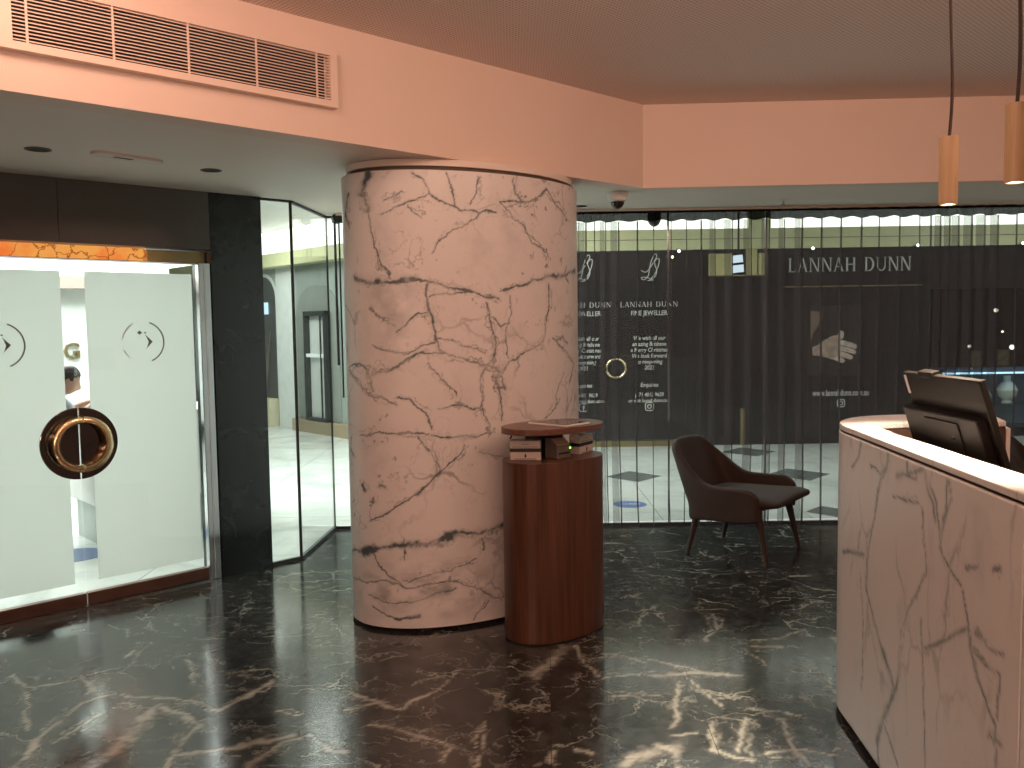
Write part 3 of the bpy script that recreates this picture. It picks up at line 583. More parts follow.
def make_chair(label):
    t = thing('lounge_chair', label, 'chair', (0, 0, 0), 0, 'brown lounge chairs by the curtain')
    # outline of the wrap-around shell seen from above: arm, back, arm
    path = [(x, -.315) for x in (.245, .19, .12, .04, -.04, -.12)]
    path += [(-.18-.085*math.sin(a), -.225-.09*math.cos(a)) for a in (math.radians(d) for d in (10, 35, 60, 82))]
    path += [(-.275, y) for y in (-.17, -.10, -.03)]
    path = path+[(x, -y) for x, y in reversed(path)]
    n = len(path); K = 9; rows = []
    for i, (x, y) in enumerate(path):
        bk = sstep(.0, -.26, x); ti = min(i, n-1-i)
        edge = sstep(-.09, .0, abs(y)-.30)
        top = .44+.06*sstep(.25, .19, x)**.6
        hi = .775-.02*(abs(y)/.3)**2
        top = top+(hi-top)*min(1, max(0, (-.12-x)/.15))**1.0
        col = []
        for k in range(K+1):
            w = k/K; z0 = .262-.022*sstep(-.1, -.26, x); z = z0+(top-z0)*w
            if x > .1: z = z+.03*(1-w)*sstep(.1, .27, x)
            lean = -.17*bk*max(0, z-.36)/.4
            inw = 1-.16*bk*max(0, z-.45)/.33*(1 if abs(y) > .1 else 1)
            flare = 1+.05*(z-.28)/.2*(1-bk)
            col.append((x+lean, y*inw*flare, z))
        rows.append(col)
    mb = MB(); mb.v = [p for c in rows for p in c]
    mb.f = [(i*(K+1)+k, (i+1)*(K+1)+k, (i+1)*(K+1)+k+1, i*(K+1)+k+1) for i in range(n-1) for k in range(K)]
    o = mb.build('backrest', M_['leather'], t, True)
    m = o.modifiers.new('thick', 'SOLIDIFY'); m.thickness = .055; m.offset = 0
    m = o.modifiers.new('sub', 'SUBSURF'); m.levels = m.render_levels = 2
    def seat(u, v, w):
        x = -.25+.615*u; hw = .285+.03*sstep(.55, .9, u); y = (v-.5)*2*hw
        zt = .425+.02*u-.02*sstep(.85, 1, u)+.012*math.sin(PI*v); zb = .285+.10*sstep(.45, 1, u)
        e = 1-.10*abs(2*w-1)**3
        return (x*(1 if u < .5 else (1-.02*abs(2*w-1))), y*e, zb+(zt-zb)*w)
    mb = MB(); rbox(mb, seat, 10, 8, 4).build('seat', M_['leather'], t, True, sub=1)
    for sx, sy in ((1, -1), (1, 1), (-1, -1), (-1, 1)):
        p1 = Vector((.285*sx if sx > 0 else -.282, .288*sy, 0)); p0 = Vector((.205*sx, .262*sy, .36))
        MB().tube([p0.lerp(p1, q) for q in (0, .15, .4, .7, 1)], [.034, .026, .021, .017, .013], 12).build('leg', M_['leather'], t, True)
    return t
c1 = make_chair('dark brown upholstered lounge chair with splayed legs, in full view before the curtain')
c1.location = (1.59, 5.94, 0); c1.rotation_euler.z = math.radians(-38.3)
c2 = copy_tree(c1); c2.location = (3.80, 5.82, 0); c2.rotation_euler.z = math.radians(-36)
c2['label'] = 'dark brown lounge chair of which only the backrest shows behind the reception counter'

# ------------------------------------------------------------------ reception counter
def catmull(P, step=.02):
    P = [Vector(p).to_2d() for p in P]; Q = [P[0]*2-P[1]]+P+[P[-1]*2-P[-2]]; out = []
    for i in range(1, len(Q)-2):
        n = max(2, int((Q[i+1]-Q[i]).length/step))
        for k in range(n):
            t = k/n; a, b, c, d = Q[i-1:i+3]
            out.append(.5*((2*b)+(c-a)*t+(2*a-5*b+4*c-d)*t*t+(3*b-a-3*c+d)*t**3))
    out.append(P[-1]); return out
def offset(P, d):
    out = []
    for i, p in enumerate(P):
        t = (P[min(i+1, len(P)-1)]-P[max(i-1, 0)]).normalized(); out.append(p+Vector((t.y, -t.x))*d)
    return out
P0 = Vector((1.193, 2.03)); P1 = Vector((1.285, 3.36)); dd = (P1-P0).normalized()
outer = catmull([P0+dd*-.9, P0, P0+dd*.5, P0+dd*1.0, P0+dd*1.2, (1.290, 3.42), (1.335, 3.55), (1.43, 3.67), (1.56, 3.735), (1.72, 3.752), (1.9, 3.748), (2.05, 3.738)])
inner_full = catmull([(1.29, 1.13), (1.333, 2.03), (1.352, 2.6), (1.378, 3.07), (1.388, 3.25), (1.405, 3.36), (1.455, 3.425), (1.56, 3.45), (1.72, 3.455), (1.85, 3.457), (1.958, 3.458)])
def resample(P, n):
    L = [0]
    for a, b in zip(P[:-1], P[1:]): L.append(L[-1]+(b-a).length)
    xs = np.interp(np.linspace(0, L[-1], n), L, [p.x for p in P]); ys = np.interp(np.linspace(0, L[-1], n), L, [p.y for p in P])
    return [Vector((x, y)) for x, y in zip(xs, ys)], L[-1]
no = 90; OU, LO = resample(outer, no); IN, LI = resample(inner_full, no)
t = thing('reception_counter', 'curved white marble reception counter with a pale stone top', 'counter', (.016, 0, 0))
mb = MB(); mb.strip([p for p in offset(OU, -.004)], IN, 1.158, 1.180)
mb.build('countertop', M_['top'] if 'top' in M_ else M_['counter'], t, bevel=.004)
MB().strip(offset(OU, .014), offset(IN, -.003), .03, 1.158).build('carcass', M_['deskwood'], t)
MB().strip(offset(OU, .05), offset(IN, -.02), 0, .03).build('plinth', M_['black'], t)
# marble front with its veins, from s = -.9 to the end of the curve; a seam at s = -.02
def front(s0, s1, seed):
    n = max(8, int((s1-s0)/.008)); L = np.linspace(s0, s1, n)
    dense, LL = resample(outer, 2000); ll = np.linspace(0, LL, 2000)-.9
    X = np.interp(L, ll, [p.x for p in dense]); Y_ = np.interp(L, ll, [p.y for p in dense])
    z = np.linspace(.028, 1.150, 150)
    P = np.zeros((n, len(z), 3)); P[:, :, 0] = X[:, None]; P[:, :, 1] = Y_[:, None]; P[:, :, 2] = z[None]
    U, V = np.meshgrid(L, z, indexing='ij')
    v = vein_field(U.ravel(), V.ravel(), COUNTER_VEINS, .0044, .92, .022, 7, .7)
    o = grid_mesh('front_panel', P, M_['counter'], v, t)
    m = o.modifiers.new('thick', 'SOLIDIFY'); m.thickness = .012; m.offset = 0; return o
front(-.9, -.0125, 1); front(-.0095, LO-.9, 2)
MB().prism([(1.958, 3.456), (1.975, 3.456), (2.068, 3.735), (2.051, 3.737)], .03, 1.15).build('end_panel', M_['counter'], t)
sh = [p for p in offset(IN, .0) if p.x < 1.94]
MB().prism([tuple(p) for p in sh]+[(1.94, 1.2)], .755, .785).build('desk_shelf', M_['deskwood'], t)
MB().box((1.90, 1.3, 0), (1.93, 3.4, .755)).build('desk_end', M_['deskwood'], t)

# ------------------------------------------------------------------ till screen on the counter's desk
t = thing('till_screen', 'dark till monitor seen from behind, leaning back on the desk of the marble counter', 'monitor', (1.597, 2.87, .786), 0)
LM = Matrix.Translation((-.19, 0, .618)) @ Matrix.Rotation(math.radians(-17.5), 4, 'Y')   # origin at the upper edge, z down the panel negative
MB().box((0, -.255, -.40), (.022, .255, 0), LM).build('display_panel', M_['blackplastic'], t, bevel=.004)
MB().box((.0222, -.24, -.385), (.0235, .24, -.015), LM).build('screen', M_['screen'], t)
MB().box((-.034, -.235, -.385), (.0, .262, -.118), LM).build('rear_housing', M_['blackplastic'], t, bevel=.006)
MB().box((-.040, -.12, -.30), (-.034, .10, -.14), LM).build('port_cover', M_['blackplastic'], t, bevel=.002)
MB().box((-.0412, -.085, -.20), (-.040, -.055, -.185), LM).build('maker_plate', M_['chrome'], t)
MB().box((-.006, .03, -.01), (.026, .13, .012), LM).build('camera_hump', M_['blackplastic'], t, bevel=.004)
MB().box((-.003, .236, -.078), (.0, .250, -.010), LM).build('bright_bar', M_['white'], t)  # highlight on the panel's edge, painted as a white strip
MB().tube([LM @ Vector((-.03, 0, -.30)), Vector((-.02, 0, .16)), Vector((0, 0, .02))], [.04, .04, .045], 12).build('stand', M_['blackplastic'], t, True)
MB().prism(oval(.12, .14, 40), 0, .02).build('base', M_['blackplastic'], t, True)

# ------------------------------------------------------------------ pendant lamps over the counter
def pendant(loc, label, kink):
    t = thing('pendant_lamp', label, 'lamp', loc, 0, 'pendant lamps over the counter')
    MB().lathe([(.024, 0), (.030, 0), (.030, .225), (.006, .228), (.006, .222), (.024, .219)], 32, None, True).build('lamp_shade', M_['oak'], t, True)
    MB().lathe([(.0, .004), (.0235, .004), (.0235, .014), (.0, .016)], 24).build('bulb', emit('warm_bulb', (1, .80, .56, 1), 12), t)
    H = HC-loc[2]; z0 = .226
    pts = [(kink*.012*math.sin(PI*2*q)*math.exp(-1.2*q), .004*math.sin(5*q), z0+(H-z0)*q) for q in [i/24 for i in range(25)]]
    MB().tube(pts, .0055, 8).build('cord', M_['cordbrown'], t, True)
    MB().lathe([(.0, H-.03), (.045, H-.03), (.05, H), (.0, H)], 24).build('ceiling_rose', M_['white'], t, True)
    return t
M_['cordbrown'] = plain('dark_brown_cord', (.03, .014, .010, 1), .7)
PEND = [(1.485, 2.98, 1.978), (1.470, 2.56, 1.985)]
pendant(PEND[0], 'pale wooden cylinder pendant lamp whose whole shade shows, nearer the curtain', 1)
pendant(PEND[1], 'pale wooden cylinder pendant lamp cut off by the edge of the photo', .8)
# ------------------------------------------------------------------ fittings on soffit and bulkhead
FD = (fb-fa).normalized(); FA = math.atan2(FD.y, FD.x)
v0 = Vector((-1.768, 3.097, 0)); FN = Vector((FD.y, -FD.x, 0))
vl = ((Vector((-1.772, 3.093, 0))-fa).dot(FD)); vr = vl+1.352
t = thing('air_vent', 'long rectangular air vent grille with horizontal slats set in the pink bulkhead', 'vent', fa+FD*vl+Vector((0, 0, 2.577)), FA)
VW, VH = vr-vl, .248; fw_ = .028; i0 = .044
mb = MB()
mb.box((0, -.042, 0), (VW, .0, fw_)).box((0, -.042, VH-fw_+.004), (VW, .0, VH)).box((0, -.042, fw_), (i0, 0, VH-fw_+.004)).box((VW-.035, -.042, fw_), (VW, 0, VH-fw_+.004))
mb.build('frame', M_['paint'], t)
MB().box((i0-.01, -.001, fw_-.005), (VW-i0, .0, VH-fw_+.005)).build('backing', M_['ventdark'] if 'ventdark' in M_ else M_['dark'], t)
sl = None; ns = 15
for i in range(ns):
    z = fw_+.004+(VH-2*fw_+.002)*(i+.5)/ns
    if sl is None:
        sl = MB().box((i0, -.005, -.002), (VW-.035, .005, .002), Matrix.Translation((0, -.028, 0)) @ Matrix.Rotation(math.radians(12), 4, 'X')).build('slat', M_['paint'], t); sl.location = (0, 0, z)
    else:
        c = sl.copy(); COL.objects.link(c); c.parent = t; c.location = (0, 0, z)
for q in (.092, .385, .672, .963, 1.25):
    MB().box((q-.004, -.037, fw_), (q+.004, -.033, VH-fw_+.004)).build('divider', M_['paint'], t)

def downlight(x, y, r, label):
    t = thing('downlight', label, 'light', (x, y, S), 0, 'dark recessed downlights')
    MB().lathe([(r*.82, 0), (r, -.001), (r, -.004), (r*.82, -.004)], 28, None, True).build('rim', M_['downrim'], t, True)
    MB().lathe([(.0, -.0005), (r*.82, -.0005), (r*.82, -.002), (.0, -.0015)], 28).build('lens', M_['dark'], t)
M_['downrim'] = plain('brown_rim', (.06, .045, .035, 1), .5)
downlight(-2.187, 4.112, .058, 'round unlit downlight over the doors, before the emergency light plate')
downlight(-1.591, 4.718, .055, 'round unlit downlight over the dark stone pier')
downlight(.52, 6.38, .045, 'small unlit downlight in the strip of soffit beside the marble column')
ea = math.atan2(4.474-4.176, -1.755+1.971)
t = thing('emergency_light', 'pale round-ended emergency light plate with a dark slot on the soffit', 'light', (-1.863, 4.325, S), ea)
st = [(.13+.05*math.cos(a), .05*math.sin(a)) for a in (math.radians(-90+15*i) for i in range(13))]+[(-.13+.05*math.cos(a), .05*math.sin(a)) for a in (math.radians(90+15*i) for i in range(13))]
MB().prism(st, -.012, 0).build('plate', plain('pinkish_white_plate', (.72, .62, .58, 1), .5), t, True)
MB().box((-.075, -.018, -.0135), (.02, .006, -.0115)).build('slot', M_['black'], t)
t = thing('ceiling_sprinkler', 'small sprinkler head on the soffit above the curtain', 'sprinkler', (1.93, 6.2, S))
MB().lathe([(0, 0), (.03, 0), (.028, -.006), (.010, -.010), (0, -.010)], 20).build('rosette', M_['white'], t, True)
MB().lathe([(0, -.010), (.007, -.010), (.007, -.028), (.016, -.030), (.016, -.033), (0, -.033)], 16).build('deflector', M_['chrome'], t, True)
t = thing('ceiling_camera', 'white ceiling camera with a dark dome, beside the corner of the bulkhead', 'camera', (.705, 5.74, S))
MB().lathe([(0, 0), (.066, 0), (.068, -.012), (.062, -.055), (.045, -.062), (0, -.062)], 32).build('housing', M_['white'], t, True)
MB().lathe([(.044, -.058)]+[(.044*math.cos(a), -.058-.05*math.sin(a)) for a in (math.radians(d) for d in range(10, 90, 10))]+[(.001, -.108)], 28).build('dome', plain('smoked_dome', (.02, .015, .013, 1), .08), t, True)
t = thing('ceiling_camera', 'black dome camera hanging in the window head behind the curtain heading', 'camera', (1.16, 7.05, 2.48))
MB().lathe([(0, 0), (.055, 0), (.055, -.05), (0, -.05)], 24).build('housing', M_['black'], t, True)
MB().lathe([(.055, -.05)]+[(.055*math.cos(a), -.05-.075*math.sin(a)) for a in (math.radians(d) for d in range(10, 90, 10))]+[(.001, -.125)], 24).build('dome', M_['black'], t, True)

# ------------------------------------------------------------------ sheer curtain
def curtain(x0, x1):
    yb = lambda x: 6.655-.030*(x-.3)
    rnd = random.Random(11); pts = []; x = x0; kn = []
    while x < x1:
        p = .128*rnd.uniform(.72, 1.22)
        if 3.05 < x < 3.35 or x < .72: p *= .55
        r = rnd.random(); a = .022*rnd.uniform(.5, 1.3); w = .009+.008*rnd.random(); d = w*1.3
        z = 4 if r < .5 else 3
        for q in (0, .2, .4, .6, .8): pts.append((x+p*q, -a*math.sin(PI*q*1.05)))
        if any(lo < x < hi for lo, hi in ((.45, .74), (1.40, 1.86), (1.92, 2.16), (3.02, 3.78))) and rnd.random() < .75:
            # a soft overlapped pleat: the cloth doubles back over itself
            b = .045*rnd.uniform(.7, 1.2)
            pts += [(x+p*.88, .004), (x+p*.88-b, .014), (x+p*.88-b*.9, .022), (x+p*.9+.004, .030)]
        xe = x+p*.9
        for k in range(z):
            pts.append((xe+w, .006*k)); pts.append((xe, .006*k+.003))
        kn.append(x); x += p
    pts = [Vector((a, b)) for a, b in pts]
    # smooth the plan line
    Q = []
    for a, b in zip(pts[:-1], pts[1:]):
        for k in range(3): Q.append(a.lerp(b, k/3))
    for it in range(1): Q = [Q[0]]+[(Q[i-1]+Q[i]*2+Q[i+1])/4 for i in range(1, len(Q)-1)]+[Q[-1]]
    zs = [.012, .3, .7, 1.1, 1.5, 1.9, 2.2, 2.355]
    mb = MB(); n = len(Q)
    for k, z in enumerate(zs):
        for p in Q:
            h = z/2.36; sw = .018*math.sin(p.x*3.1+z*1.7)*(1-h)+.006*math.sin(p.x*23+z*3)*(1-h)
            mb.v.append((p.x+sw, yb(p.x)+p.y*(1.15-.25*h), z))
    for k in range(len(zs)-1):
        for i in range(n-1): mb.f.append((k*n+i, k*n+i+1, (k+1)*n+i+1, (k+1)*n+i))
    t = thing('sheer_curtain', 'black sheer pleated curtain hanging across the whole shop window', 'curtain', ((x0+x1)/2, yb((x0+x1)/2), 0))
    o = mb.build('curtain_fabric', M_['sheer'], t, True, ang=180); o.location = -t.location
    # gathered heading: scalloped upper hem, denser cloth
    mb = MB(); m = 0; H = []
    for x_, x2 in zip(kn[:-1], kn[1:]):
        for q in range(8):
            f = q/8; H.append((x_+(x2-x_)*f, -.03*math.sin(PI*f), 2.4235))
    for a, b, c in H: mb.v += [(a, yb(a)+b, 2.352+.006*math.sin(a*40)), (a, yb(a)+b, c)]
    mb.f = [(2*i, 2*i+2, 2*i+3, 2*i+1) for i in range(len(H)-1)]
    o = mb.build('heading_tape', M_['tape'], t, True, ang=180); o.location = -t.location
    o = MB().box((x0, yb(0)-.05, 2.423), (x1, yb(x1)+.10, 2.432)).build('curtain_track', M_['black'], t); o.location = -t.location
    return t
curtain(.12, 4.9)
struct(MB().box((-1.3, 6.575, S-.016), (5.15, 6.59, S)).build('trim_5', M_['paint']))
t = thing('curtain_wand', 'thin black rod with a domed cap hanging in the glass corner beside the column', 'rod', (-1.30, 6.63, 1.05))
MB().lathe([(0, 1.315), (.042, 1.325), (.045, 1.36), (.03, 1.385), (0, 1.389)], 20).build('cap', M_['black'], t, True)
MB().tube([(-.02, 0, 1.33), (-.02, 0, .7), (-.018, 0, .25)], .010, 8).build('rod', M_['black'], t, True)
MB().tube([(.012, 0, 1.33), (.012, 0, .6), (.012, 0, 0)], .007, 8).build('cord', M_['black'], t, True)

# ------------------------------------------------------------------ the mall outside
mp_ = [tuple(dw(-6, .032)[:2]), tuple(dw(1.40, .032)[:2]), (-1.412, 6.785), (5.3, 6.705), (8, 6.7), (8, 16.5), (-12, 16.5), (-12, 4)]
struct(MB().prism(mp_, -.03, .003).build('floor.001', M_['terrazzo']))
struct(MB().prism([tuple(dw(-6, .3)[:2]), tuple(dw(1.45, .3)[:2]), (-1.40, 6.95), (5.3, 6.92), (8, 6.9), (8, 16.5), (-12, 16.5), (-12, 4)], 3.12, 3.2).build('ceiling.001', M_['mallceil'] if 'mallceil' in M_ else M_['white']))
for nm, (x, y), r in (('dark_floor_tile', (1.24, 8.89), .29), ('dark_floor_tile', (2.85, 10.45), .33), ('dark_floor_tile', (2.93, 8.87), .33), ('dark_floor_tile', (2.62, 7.12), .20)):
    struct(MB().prism([(x-r, y), (x, y-r*1.1), (x+r, y), (x, y+r*1.1)], .003, .005).build('floor_tile', plain('grey_floor_stone', (.13, .15, .145, 1), .25)))
def decal(x, y, r, label, txt):
    t = thing('floor_sticker', label, 'sticker', (x, y, .003))
    MB().lathe([(0, 0), (r, 0), (r, .002), (0, .002)], 32).build('disc', plain('blue_vinyl', (.10, .16, .34, 1), .4, var=.03), t)
    if txt: text(txt, r*.55, M_['white'], 'lettering', t, Matrix.Translation((0, 0, .003)), extrude=.0003)
decal(1.015, 7.52, .145, 'blue round floor sticker with white letters outside the curtained window', 'WAIT')
decal(-3.12, 6.08, .20, 'blue round floor sticker seen through the clear gap of the doors', '')
M_['shopblack'] = plain('black_shop_glass', (.014, .013, .012, 1), .18, 0, .2)
M_['letter'] = plain('silver_white_letters', (.48, .47, .44, 1), .4)
M_['greenband'] = plain('pale_green_fascia', (.60, .60, .36, 1), .4, var=.06)
M_['cove'] = emit('cove_light', (.97, 1, .90, 1), 2.2)
Y0 = 11.06
t = thing('shopfront', 'black fronted jewellery shop across the mall with silver lettering', 'shopfront', (2.2, Y0, 0)); t['kind'] = 'thing'
TO = Vector((-2.2, -Y0, 0))
def part(mb, name, mat, **k):
    o = mb.build(name, mat, t, **k); o.location = TO; return o
for a, b in (((-1.15, Y0, .0), (.355, Y0+.1, 2.49)), ((2.305, Y0, 0), (5.30, Y0+.1, 2.49)), ((5.302, Y0, 1.95), (7.6, Y0+.1, 2.49)), ((7.0, Y0, 0), (7.6, Y0+.1, 1.948))): part(MB().box(a, b), 'wall_panel', M_['shopblack'])
for i, (x0, x1) in enumerate(((.36, 1.318), (1.326, 2.30))):
    d = part(MB().box((x0, Y0-.015, .09), (x1, Y0+.06, 2.48)), 'shop_door', M_['shopblack'])
    PM = lambda x, z: Matrix.Translation((x, Y0-.0165, z)) @ Matrix.Rotation(PI/2, 4, 'X')
    cxd = .905 if i == 0 else 1.748; wv = .365
    serif_text('LANNAH DUNN', cxd-wv, cxd+wv, 1.78, 1.845, Y0-.0155, M_['letter'], 'lettering', d, .003)
    for s, z, sz in (('FINE JEWELLER', 1.70, .085), ('We wish all our', 1.385, .076), ('amazing Brisbane', 1.31, .076), ('a Merry Christmas', 1.235, .076), ('We look forward', 1.16, .076), ('to reopening', 1.085, .076), ('2022', 1.01, .076), ('Enquiries', .79, .075), ('p 71 4012 9629', .665, .07), ('or visit lannahdunn.com', .59, .068)):
        text(s, sz, M_['letter'], 'lettering', d, PM(cxd, z), shear=.15 if 'F' not in s[:1] else 0, bold=.0008, sx=.82)
    # script monogram
    mb = MB()
    for P in ([(-.10, .02), (-.03, .0), (.06, .12), (.10, .20), (.07, .22), (.02, .10), (-.01, -.05), (-.07, -.10), (-.10, -.07), (-.02, -.07), (.05, -.11)], [(.02, -.10), (.09, .0), (.13, .12), (.12, .17), (.07, .12), (.10, .0), (.05, -.09), (-.02, -.11)]):
        mb.tube([(cxd+a, Y0-.018, 2.22+b) for a, b in [tuple(p) for p in catmull(P, .02)]], .006, 6)
    mb.build('monogram', M_['letter'], d)
    # social icon
    mb = MB(); icx, icz = cxd, .515
    rr = [(.052*math.copysign(abs(math.cos(w))**.5, math.cos(w)), .052*math.copysign(abs(math.sin(w))**.5, math.sin(w))) for w in (2*PI*q/32 for q in range(33))]
    mb.tube([(icx+a, Y0-.018, icz+b) for a, b in rr], .006, 5)
    if i == 1:
        mb.tube([(icx+.024*math.cos(w), Y0-.018, icz+.024*math.sin(w)) for w in (2*PI*q/20 for q in range(21))], .006, 5)
        mb.box((icx+.026, Y0-.02, icz+.026), (icx+.034, Y0-.016, icz+.034))
    else:
        mb.tube([(icx+.022, Y0-.018, icz+.034), (icx+.008, Y0-.018, icz+.03), (icx+.004, Y0-.018, icz+.01), (icx+.004, Y0-.018, icz-.05)], .007, 5); mb.box((icx-.012, Y0-.02, icz-.004), (icx+.022, Y0-.016, icz+.008))
    mb.build('social_icon', M_['letter'], d)
    a0 = PI/2 if i == 0 else -PI/2; R0 = .118
    P = [(1.322+(-.004 if i == 0 else .004)+R0*math.cos(a0+PI*q/20), Y0-.06, 1.01+R0*math.sin(a0+PI*q/20)) for q in range(21)]
    MB().tube(P, .014, 10).tube([P[0], (P[0][0], Y0-.01, P[0][2])], .010, 8).tube([P[-1], (P[-1][0], Y0-.01, P[-1][2])], .010, 8).build('ring_handle', M_['gold'], d, True)
    if i == 1: MB().box((1.30, Y0-.03, .80), (1.345, Y0-.012, .865)).build('lock', M_['chrome'], d)
part(MB().box((-1.15, Y0-.03, .003), (2.30, Y0+.02, .076)), 'gold_sill', M_['brass'])
part(MB().box((2.91, Y0-.02, .003), (2.96, Y0+.0, .47)), 'gold_upright', M_['brass'])
part(MB().box((3.44, Y0-.012, 2.0), (5.2, Y0, 2.012)), 'thin_line', M_['brass'])
lt = serif_text('LANNAH DUNN', 3.51, 5.06, 2.19, 2.365, Y0-.001, M_['letter'], 'sign_lettering', t, .012); lt.location = TO
o = text('www.lannahdunn.com.au', .115, M_['letter'], 'web_address', t, Matrix.Translation((4.19, Y0-.002, .65)) @ Matrix.Rotation(PI/2, 4, 'X'), bold=.001, sx=.62); o.location = TO
mb = MB(); icx, icz = 4.195, .52
mb.tube([(icx+a*.9, Y0-.004, icz+b*.9) for a, b in rr], .006, 5).tube([(icx+.022*math.cos(w), Y0-.004, icz+.022*math.sin(w)) for w in (2*PI*q/20 for q in range(21))], .006, 5).box((icx+.024, Y0-.006, icz+.022), (icx+.031, Y0-.001, icz+.03))
part(mb, 'social_icon', M_['letter'])
# printed picture of a hand on the shop glass
t = thing('hand_poster', 'dark printed picture of a hand with a ring on the black shop glass', 'poster', (4.10, Y0-.002, 1.25))
MB().box((-.32, -.004, -.38), (.34, 0, .52)).build('sheet', plain('dark_print', (.020, .016, .014, 1), .3), t)
def hp(pts): return [(-.02+(a-467)*.00199, .01-(b-352)*.00199) for a, b in pts]
def flat(mb, pts, y):
    n = len(pts); mb.add([(a, y, b) for a, b in pts]+[(a, y+.003, b) for a, b in pts], [tuple(range(n)), tuple(range(n, 2*n))[::-1]]+[(i, (i+1) % n, n+(i+1) % n, n+i) for i in range(n)])
    return mb
sk = plain('printed_skin', (.36, .25, .20, 1), .5, 0, .45, 12); sk2 = plain('printed_pale_skin', (.46, .36, .31, 1), .5, 0, .3, 12); sk3 = plain('printed_shaded_skin', (.16, .105, .08, 1), .5, 0, .4, 10)
flat(MB(), hp([(338,365),(375,345),(420,315),(455,295),(490,288),(505,300),(512,340),(505,400),(490,435),(465,445),(430,430),(390,420),(340,415)]), -.006).build('printed_palm', sk, t)
for f in ([(505,318),(540,322),(590,338),(618,350),(622,366),(612,378),(560,362),(508,352)], [(508,355),(560,366),(606,382),(618,396),(610,412),(560,398),(506,386)], [(505,388),(555,402),(592,420),(598,434),(584,445),(545,434),(498,418)], [(495,420),(535,436),(548,452),(534,468),(500,456),(468,440)], [(494,300),(502,272),(516,258),(534,266),(540,285),(530,312),(505,318)]):
    flat(MB(), hp(f), -.007).build('printed_finger', sk2, t)
flat(MB(), hp([(325,130),(372,138),(404,150),(398,185),(372,225),(345,270),(325,330)]), -.006).build('printed_sleeve', sk3, t)
flat(MB(), hp([(518,325),(532,320),(542,334),(532,350),(518,346)]), -.009).build('printed_ring', M_['letter'], t)

# lit display behind the open part of the shop
MB_bk = struct(MB().box((5.25, 12.7, 0), (7.7, 12.8, 2.6)).build('wall_north.002', plain('dark_brown_shop_wall', (.035, .026, .022, 1), .5)))
struct(MB().box((5.20, 11.17, 0), (5.28, 12.7, 2.5)).build('wall_west.004', M_['shopblack']))
t = thing('display_case', 'blue lit glass display case inside the shop across the mall', 'display case', (6.35, 11.75, 0))
MB().box((-.62, -.25, .0), (.75, .25, .12)).build('base', M_['shopblack'], t)
MB().box((-.62, .22, .12), (.75, .25, .86)).build('back_panel', plain('blue_grey_panel', (.16, .26, .36, 1), .4), t)
MB().box((-.62, -.25, .86), (.75, .25, .90)).build('lid', plain('blue_lid', (.08, .17, .30, 1), .3), t)
MB().box((-.62, -.24, .835), (.75, -.20, .858)).build('bright_bar', emit('cool_blue_bar', (.45, .75, 1, 1), 2.2), t)
MB().box((-.62, -.25, .12), (.75, -.242, .835)).build('pane', M_['glass'], t)
MB().box((-.60, -.2, .42), (.73, .2, .43)).build('glass_shelf', M_['glass'], t)
def bust(x, z, k, label):
    t = thing('necklace_bust', label, 'display bust', (x, 11.72, z))
    MB().lathe([(0, 0), (.07*k, 0), (.05*k, .03*k), (.11*k, .09*k), (.13*k, .17*k), (.09*k, .25*k), (.045*k, .29*k), (.045*k, .36*k), (0, .37*k)], 20).build('torso', M_['white'], t, True)
bust(6.69, .432, 1.0, 'larger white necklace bust in the blue display case'); bust(6.40, .432, .6, 'smaller white necklace bust in the blue display case')
def frame_pic(x, z, label):
    t = thing('framed_picture', label, 'picture', (x, 12.68, z))
    MB().box((-.09, -.015, -.12), (.09, .015, .12)).build('picture_frame', M_['brass'], t); MB().box((-.07, -.018, -.10), (.07, -.015, .10)).build('picture', plain('cream_print', (.42, .36, .22, 1), .5, 0, .4, 14), t)
frame_pic(6.78, .98, 'small cream framed picture above the display case, over the smaller white bust'); frame_pic(7.16, .99, 'small cream framed picture above the display case, further along from the shop door')
for i, (x, z, r, lab) in enumerate(((6.78, 1.68, .028, 'topmost small glowing globe lamp in the shop across the mall'), (6.42, 1.18, .022, 'dim small globe lamp at the near end of the shop display'), (7.02, 1.16, .034, 'brightest small globe lamp low over the display case'), (6.88, 1.38, .016, 'tiny globe lamp between the high and the low globe lamps'))):
    t = thing('globe_lamp', lab, 'lamp', (x, 12.2, z), 0, 'globe lamps in the shop')
    MB().lathe([(0.0005, -r)]+[(r*math.cos(a), r*math.sin(a)) for a in (math.radians(d) for d in range(-75, 90, 15))]+[(.0005, r)], 16).build('globe', emit('globe_glow', (1, .88, .70, 1), 2.5), t, True)
    MB().tube([(0, 0, r), (0, 0, 2.6-z)], .004, 6).build('cord', M_['black'], t)
struct(MB().box((5.2, 11.1, 2.6), (7.7, 12.8, 2.66)).build('ceiling.002', M_['shopblack']))

